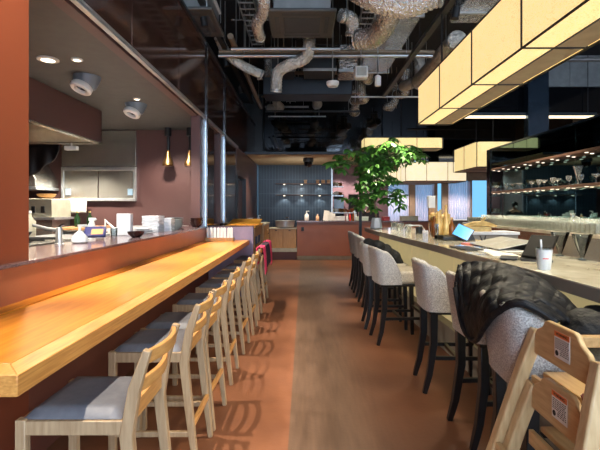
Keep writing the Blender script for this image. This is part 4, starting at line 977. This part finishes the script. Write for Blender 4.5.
# ================================================================== CURTAINS
for x0, x1, lab in ((3.45, 4.72, 'leftmost pale sheer curtain at the far windows, behind the tree'), (5.03, 5.87, 'middle pale sheer curtain at the far windows'), (6.5, 7.5, 'right pale sheer curtain at the far windows beside the bright blue pane')):
    o = MB().grid(lambda u, v: (x0+(x1-x0)*u, BY-.12+.035*math.sin(u*60), .1+2.6*v), 90, 2).build('sheer_curtain', curtain_m)
    tag(o, lab, 'curtain')
t = thing('window_bench', 'low pale cabinet beneath the far windows', 'cabinet', (6.5, 18.9, 0)); MB().box(5.9, 8.4, 18.7, 19.2, 0, .95).build('carcass', plinth_m, t, world=True); MB().box(5.88, 8.42, 18.66, 19.22, .95, 1.0).build('top', white, t, world=True)

# ================================================================== CEILING SERVICES
def cassette(x, y, z, lab):
    t = thing('ceiling_air_conditioner', lab, 'air conditioner', (x, y, z))
    MB().box(-.48,.48,-.48,.48,0,.05).build('panel', ac_panel, t, bevel=.02)
    MB().box(-.26,.26,-.26,.26,-.006,.004).build('intake_grille', ac_grille, t)
    for s in (-1, 1):
        MB().box(s*.36-.03, s*.36+.03, -.28, .28, -.004, .004).build('louvre', ac_grille, t); MB().box(-.28, .28, s*.36-.03, s*.36+.03, -.004, .004).build('louvre', ac_grille, t)
    MB().box(-.4,.4,-.4,.4,.05,.36).build('body', galv, t, bevel=.01); MB().box(-.43,.43,-.43,.43,.34,.38).build('flange', white, t)
    for sx in (-1, 1):
        for sy in (-1, 1): MB().tube([(sx*.42,sy*.42,.2),(sx*.42,sy*.42,5.2-z)], .008, 6).build('hanger', galv, t)
cassette(-.03, 6.37, 4.2, 'grey cassette air conditioner under the ceiling, right of the hanging flexible duct')
cassette(-1.74, 6.37, 4.22, 'grey cassette air conditioner half hidden by the maroon wall')
def rib(pts, r, n=14, pitch=.05):
    # smooth polyline with ribs
    P_ = [Vector(p) for p in pts]; out = []
    ext = [P_[0]*2-P_[1]]+P_+[P_[-1]*2-P_[-2]]
    for i in range(1, len(ext)-2):
        p0, p1, p2, p3 = ext[i-1:i+3]; m = max(4, int((p2-p1).length/pitch*2))
        for k in range(m):
            t_ = k/m; out.append(.5*((2*p1)+(-p0+p2)*t_+(2*p0-5*p1+4*p2-p3)*t_*t_+(-p0+3*p1-3*p2+p3)*t_**3))
    out.append(P_[-1])
    return out, [r*(1+(.05 if k % 2 else -.03)) for k in range(len(out))]
def hang(t, pts):
    for p in pts:
        MB().tube([p, (p[0], p[1], 5.2)], .008, 6).build('hanger', galv, t, world=True)
def duct(nm, pts, r, m, lab, cat='duct', grp=None, n=16):
    p, rr = rib(pts, r); c = p[len(p)//2]
    t = thing(nm, lab, cat, c, 0, grp); MB().tube(p, rr, n).build('casing', m, t, world=True, sharp=1.2)
    q = p[len(p)//4]; hang(t, [q]+([p[3*len(p)//4]] if len(p) > 24 else []))
    for k in (2, len(p)-3):
        MB().tube([p[k], p[k+1]], r*1.07, n).build('clamp_band', galv, t, world=True)
    return t
duct('flexible_duct', [P(268,-40,5.4),P(264,-5,5.7),P(263,12,6.0),P(257,24,6.3),P(260,38,6.7)], .085, foil, 'foil flexible duct hanging straight down between the two air conditioners')
duct('flexible_duct', [P(308,30,7.3),P(309,46,7.25),P(305,58,7.35),P(289,65,7.5),P(278,73,7.6),P(276,92,7.7)], .1, foil_w, 'pale elbow duct bending left then down below the air conditioner')
duct('flexible_duct', [P(218,36,7.6),P(226,52,7.7),P(240,64,7.8),P(262,75,8.0)], .085, foil_w, 'pale duct slanting down from the maroon wall towards the aisle')
duct('flexible_duct', [P(404,-20,5.0),P(392,8,5.3),P(384,26,5.6),P(374,37,5.9),P(358,40,6.1)], .14, foil, 'foil duct elbow curling under the large silver duct')
duct('flexible_duct', [P(345,-25,4.6),P(375,-6,4.5),P(405,1,4.5),P(440,-12,4.4)], .17, foil, 'thick crinkled silver duct across the top of the picture')
duct('flexible_duct', [P(340,15,6.4),P(352,20,6.5),P(352,36,6.6)], .1, foil, 'short crinkled duct beside the right side of the air conditioner')
duct('round_duct', [(2.56,7.15,4.3),(2.56,9.6,4.3)], .16, foil_w, 'pale round duct running away above the largest lantern', n=18)
t = thing('insulated_duct', 'large square insulated silver duct running along the ceiling beside the black track', 'duct', (1.45, 6.5, 4.4)); MB().box(1.15, 1.8, 3.8, 9.3, 4.4, 4.95).build('casing', insul, t, world=True, bevel=.05, seg=3)
for y in (5, 6.5, 8, 9.2): MB().box(1.13, 1.82, y-.02, y+.02, 4.38, 4.97).build('band', galv, t, world=True)
t = thing('insulated_duct', 'square insulated silver duct above the far side of the largest lantern', 'duct', (2.75, 5.2, 4.5)); MB().box(2.35, 3.15, 3.2, 7.0, 4.5, 5.0).build('casing', insul, t, world=True, bevel=.04, seg=3)
for y in (4.2, 5.4, 6.6):
    MB().box(2.33, 3.17, y-.02, y+.02, 4.48, 5.02).build('band', galv, t, world=True); MB().tube([(2.36,y,5.0),(2.36,y,5.2)], .01, 6).tube([(3.14,y,5.0),(3.14,y,5.2)], .01, 6).build('hanger', galv, t, world=True)
def pipe(a, b, r, m, lab, nm='ceiling_pipe', cat='pipe', grp=None):
    a, b = Vector(a), Vector(b); t = thing(nm, lab, cat, (a+b)/2, 0, grp); MB().tube([a, b], r, 10).build('tube', m, t, world=True)
    if abs(a.z-b.z) < .01: hang(t, [a.lerp(b, .12), a.lerp(b, .88)])
    return t
pipe((-1.5,7.6,4.26), (2.3,7.6,4.26), .035, rustpipe, 'upper tan pipe of the pair crossing the ceiling')
pipe((-1.5,7.55,4.17), (2.25,7.55,4.17), .035, galv, 'lower galvanised pipe of the pair crossing the ceiling')
pipe((-1.2,7.0,4.3), (-1.2,12,4.3), .05, rustpipe, 'tan pipe running lengthwise above the maroon wall')
t = thing('lighting_track', 'black lighting track running along the ceiling over the bar stools', 'track', (1.75, 5.5, 3.95)); MB().box(1.71,1.79,1.0,9.4,3.93,4.0).build('rail', black, t, world=True)
for y in (1.5,4,6.5,9): MB().tube([(1.75,y,4.0),(1.75,y,5.2)], .008, 6).build('hanger', black, t, world=True)
t = thing('blue_black_duct', 'wide dark blue duct crossing the ceiling behind the pale elbow', 'duct', (0, 9.0, 4.1)); MB().box(-.85, 1.0, 8.9, 9.5, 3.85, 4.22).build('casing', navy_duct, t, world=True, bevel=.02)
for x in (-.7,.8): MB().tube([(x,9.2,4.22),(x,9.2,5.2)], .01, 6).build('hanger', galv, t, world=True)
for (x0, x1, y0, z0, z1, m_, lab, nm) in [(0,.6,8.1,4.1,4.5,dkgrey,'dark grey fan box above the wide dark duct','fan_box'),(.66,1.0,8.0,4.05,4.55,insul,'silver insulated fan box right of the dark grey one','fan_box'),(-.62,-.2,8.3,4.15,4.5,dkgrey,'dark fan box left of the pale elbow duct','fan_box')]:
    t = thing(nm, lab, 'fan box', ((x0+x1)/2, y0, z0)); MB().box(x0, x1, y0, y0+.6, z0, z1).build('casing', m_, t, world=True, bevel=.012); MB().box(x0-.02, x1+.02, y0-.02, y0, z0-.02, z0+.03).build('flange', galv, t, world=True)
    for x in (x0+.03, x1-.03): MB().tube([(x,y0+.3,z1),(x,y0+.3,5.2)], .008, 6).build('hanger', galv, t, world=True)
t = thing('speaker_box', 'small pale grey speaker box fixed under the ceiling pipes', 'speaker', (.98, 7.4, 3.75)); MB().box(.87,1.09,7.3,7.5,3.72,3.92).build('cabinet', white, t, world=True, bevel=.02); MB().box(.9,1.06,7.295,7.3,3.75,3.89).build('grille', paper_grey, t, world=True); MB().tube([(.98,7.4,3.92),(.98,7.4,5.2)], .012, 6).build('hanger', galv, t, world=True)
t = thing('white_spot_head', 'small white cylinder spotlight right of the pale speaker box', 'spotlight', (1.27, 7.4, 3.6)); MB().lathe([(.05,0),(.055,.02),(.055,.16),(.03,.18)], (0,0,0), 16).build('head', white, t); MB().tube([(0,0,.18),(0,0,1.6)], .012, 6).build('stem', galv, t)
t = thing('ceiling_dome', 'white dome light hanging at the middle of the ceiling', 'light', (.5, 7.5, 3.6)); MB().lathe([(.11,.1),(.11,.06),(.085,.015),(.02,0)], (0,0,0), 20).build('dome', white, t); MB().tube([(0,0,.1),(0,0,1.6)], .012, 6).build('stem', galv, t)
random.seed(31)
for k in range(18):
    y = 7.2+k*.38; z = 4.15+random.uniform(0,.85); x0 = random.uniform(-1.4,.2); x1 = x0+random.uniform(1.2,2.8)
    pipe((x0,y,z), (x1,y,z), random.choice((.015,.02,.03)), random.choice((galv,rustpipe,dkgrey,foil)), 'thin conduit pipe crossing the dark ceiling', 'conduit_pipe', 'pipe', 'thin conduit pipes on the ceiling')
for k in range(16):
    y = random.uniform(6.6,13); x = random.uniform(-1.3,3.2); z = random.uniform(4.1,4.7)
    pipe((x,y,z), (x+random.uniform(-.05,.05),y,5.2), .012, random.choice((galv,rustpipe,dkgrey)), 'thin upright hanger rod below the dark ceiling', 'hanger_rod', 'rod', 'thin hanger rods below the ceiling')
for k in range(12):
    x = -.8+(k%4)*1.15; y = 9.9+(k//4)*1.35; z = 4.35+random.uniform(0,.35)
    duct('branch_duct', [(x,y,z+.5),(x,y,z),(x+random.uniform(-.2,.2),y+.25,z-.08),(x+random.uniform(-.3,.3),y+.7,z)], .12, random.choice((foil,foil_w)), 'foil branch duct far back under the dark ceiling', 'duct', 'foil branch ducts at the back of the ceiling')
for k in range(10):
    y = 5.0+k*.24; z = 4.62+random.uniform(0,.5); x0 = random.uniform(-1.5,.9)
    pipe((x0,y,z), (x0+random.uniform(.6,1.6),y,z), random.choice((.012,.018,.025)), random.choice((galv,rustpipe,foil)), 'thin conduit pipe crossing the dark ceiling', 'conduit_pipe', 'pipe', 'thin conduit pipes on the ceiling')
for k, (x, y, z) in enumerate(((-.85,7.1,4.5),(.99,6.9,4.45),(-.35,10.7,4.35))):
    t = thing('cable_tray', ['galvanised cable tray beside the hanging flexible duct', 'galvanised cable tray right of the air conditioner', 'galvanised cable tray behind the wide dark duct'][k], 'cable tray', (x, y, z))
    MB().box(-.12,-.11,-.9,.9,0,.06).box(.11,.12,-.9,.9,0,.06).build('side_rail', galv, t)
    r_ = MB()
    for q in range(9): r_.box(-.11,.11,-.8+q*.2-.015,-.8+q*.2+.015,0,.012)
    r_.build('rung', galv, t); r_ = MB()
    for q in range(4): r_.tube([(-.07+q*.045,-.9,.025),(-.07+q*.045+.01,0,.022),(-.07+q*.045,.9,.025)], .014, 6)
    r_.build('cable', black, t)
    for s in (-.6,.6): MB().tube([(.115,s,.05),(.115,s,5.2-z)], .007, 6).tube([(-.115,s,.05),(-.115,s,5.2-z)], .007, 6).build('hanger', galv, t)
for i, (x, y) in enumerate(((3.2,5.6),(3.4,8.4),(3.8,13))):
    pipe((x,y,4.4), (x+3,y,4.4), .04, galv, ['nearest galvanised pipe above the bar mirror','middle galvanised pipe above the bar mirror','farthest galvanised pipe beyond the bar mirror'][i])
pipe((1.0,9.6,3.98),(2.6,9.6,3.98), .02, galv, 'thin bright rail below the end of the black track')

# ================================================================== LIGHT
def spot(x, y, z, tx, ty, tz, W, deg, col=(1,.88,.72), size=.03, blend=.6):
    l = bpy.data.lights.new('spot', 'SPOT'); l.energy = W; l.spot_size = math.radians(deg); l.spot_blend = blend; l.color = col; l.shadow_soft_size = size
    o = bpy.data.objects.new('spot_lamp', l); C.objects.link(o); o.location = (x, y, z)
    o.rotation_euler = (Vector((tx,ty,tz))-Vector((x,y,z))).to_track_quat('-Z', 'Y').to_euler(); return o
def head(x, y, z, tx, ty, tz, lab, grp):
    t = thing('track_spotlight', lab, 'spotlight', (x, y, z), 0, grp)
    q = (Vector((tx,ty,tz))-Vector((x,y,z))).to_track_quat('-Z', 'Y').to_matrix()
    MB().lathe([(.035,.16),(.045,.15),(.045,.02),(.04,.02)], (0,0,0), 16, q).build('can', black, t); MB().lathe([(.038,.025),(.01,.026)], (0,0,0), 14, q).build('lens', lamp_on, t)
    e = q @ Vector((0,0,.15)); MB().tube([e, (e.x, e.y, max(e.z, .2)+.05)], .012, 6).build('arm', black, t)
t = thing('lighting_track', 'black lighting track fixed high along the maroon wall', 'track', (-1.4, 4.5, 4.3)); MB().box(-1.44,-1.36,.6,11.6,4.3,4.36).build('rail', black, t, world=True)
for y in (1.5,4,6.5,9): MB().tube([(-1.4,y,4.36),(-1.4,y,5.2)], .008, 6).build('hanger', black, t, world=True)
for y in (1.6, 3.1, 4.6, 6.1, 7.8, 9.6):
    head(-1.4, y, 4.05, -.45, y, 0, 'black track spotlight high along the maroon wall', 'track spotlights on the wall side')
    spot(-1.4, y, 4.03, -.5, y, 0, 520 if y < 7 else 220, 36, size=.015, blend=.75)
for y in (2.2, 3.6, 5.0):
    head(1.75, y, 3.68, 1.1, y-.1, 0, 'black track spotlight over the bar stools', 'track spotlights over the bar')
    spot(1.75, y, 3.66, 1.05, y-.1, 0, 300, 60)
for y in (7.2, 8.8):
    spot(1.75, y, 3.66, 1.3, y, 0, 150, 55)
# kitchen lamps in the soffit, plus low fill lamps added near the steel
for x, y, w in ((-2.25,3.6,200),(-2.25,5.6,230),(-2.4,7.2,150),(-4.2,5.2,220),(-4.0,7.3,200)):
    spot(x, y, 2.44 if x < -3.2 else 2.9, x, y+.1, 0, w, 130, (1,.92,.8), .06)
spot(-.9,1.5,4.4,-1.6,2.35,2.4,1100,30,(1,.84,.62),.05,1)     # washes the copper panel
# lamps over the niche
for x in (-.68,-.08,.54):
    for z in (2.3, 1.9): spot(x, 14.84, z, x, 14.98, z-.6, 9, 110, (1,.95,.85), .02)
for x in (-.9, .4): spot(x, 12.2, 2.96, x, 12.0, 0, 110, 110, (1,.85,.66), .05)
spot(-.2, 13.3, 2.0, -.2, 13.8, 3.0, 16, 150, (1,.94,.84), .1)  # added uplight in mid-air, brightens the beige soffit
for x in (1.4, 2.4): spot(x, 16.9, 2.9, x, 16.5, 0, 90, 140, (1,.94,.88), .1)
for x, y in ((3.2,4.5),(3.2,7.0),(3.0,9.4)): spot(x, y, 3.6, x+.4, y, 0, 240, 90, (1,.9,.74), .06)  # added lamps without fixtures, brighten the back counter and its glasses
for k in range(5):
    spot(4.14, 5.7+k*.85, 1.79, 4.0, 5.7+k*.85, 0, 55, 140, (1,.92,.76), .03)
for y in (1.3,2.2,3.1,4.0,4.9): spot(1.72, y, 2.57, 1.75, y, 0, 42, 140, (1,.88,.66), .06)
for y in (6.2,7.4): spot(1.6, y, 3.6, 1.6, y, 0, 160, 50, (1,.9,.72), .05)
for x, y in ((4.2,18.7),(6.8,18.4),(2.6,14.2),(5.0,13.6)): spot(x, y, 2.4, x, y+.1, 0, 120, 150, (1,.92,.8), .08)  # added fill lamps without fixtures, lift the dark pillars and far windows
for x in (-.5, .9, 2.2): spot(x, 11.5, 2.9, x, 12.4, .5, 55, 80, (1,.84,.64), .05)
# sky outside
w = bpy.data.worlds.new('sky'); S.world = w; w.use_nodes = True; nt = w.node_tree; bg = nt.nodes['Background']
tc = nt.nodes.new('ShaderNodeTexCoord'); sp = nt.nodes.new('ShaderNodeSeparateXYZ'); rp = nt.nodes.new('ShaderNodeValToRGB')
nt.links.new(tc.outputs['Generated'], sp.inputs[0]); nt.links.new(sp.outputs['Y'], rp.inputs['Fac'])
# bright hazy sky on the street side behind the camera, blue sky on the far side
mrg = nt.nodes.new('ShaderNodeMapRange'); mrg.inputs['From Min'].default_value = -1; mrg.inputs['From Max'].default_value = 1
nt.links.new(sp.outputs['Y'], mrg.inputs['Value']); nt.links.new(mrg.outputs[0], rp.inputs['Fac'])
rp.color_ramp.elements[0].color = lin((226,236,255)); rp.color_ramp.elements[0].position = .35
rp.color_ramp.elements[1].color = lin((132,194,238)); rp.color_ramp.elements[1].position = .6
st_r = nt.nodes.new('ShaderNodeMapRange'); st_r.inputs['From Min'].default_value = -.3; st_r.inputs['From Max'].default_value = .3
st_r.inputs['To Min'].default_value = 5.5; st_r.inputs['To Max'].default_value = .95
nt.links.new(sp.outputs['Y'], st_r.inputs['Value']); nt.links.new(st_r.outputs[0], bg.inputs['Strength'])
nt.links.new(rp.outputs['Color'], bg.inputs['Color'])
pl = bpy.data.lights.new('portal', 'AREA'); pl.shape = 'RECTANGLE'; pl.size = 15; pl.size_y = 3.7; pl.cycles.is_portal = True
o = bpy.data.objects.new('window_portal', pl); C.objects.link(o); o.location = (1.4, -4.03, 2.05); o.rotation_euler = (PI/2, 0, 0)

# ================================================================== CAMERA
cd = bpy.data.cameras.new('camera'); cam = bpy.data.objects.new('camera', cd); C.objects.link(cam); S.camera = cam
cam.location = (0, 0, EYE); cam.rotation_euler = (PI/2, 0, 0)
cd.sensor_width = 36; cd.lens = F/600*36; cd.shift_x = -4/600; cd.shift_y = -17/600; cd.clip_start = .05
vs = S.view_settings; S.display_settings.display_device = 'sRGB'
vs.view_transform = 'Standard'; vs.look = 'None'; vs.exposure = 0.6; vs.gamma = 1; vs.use_curve_mapping = False
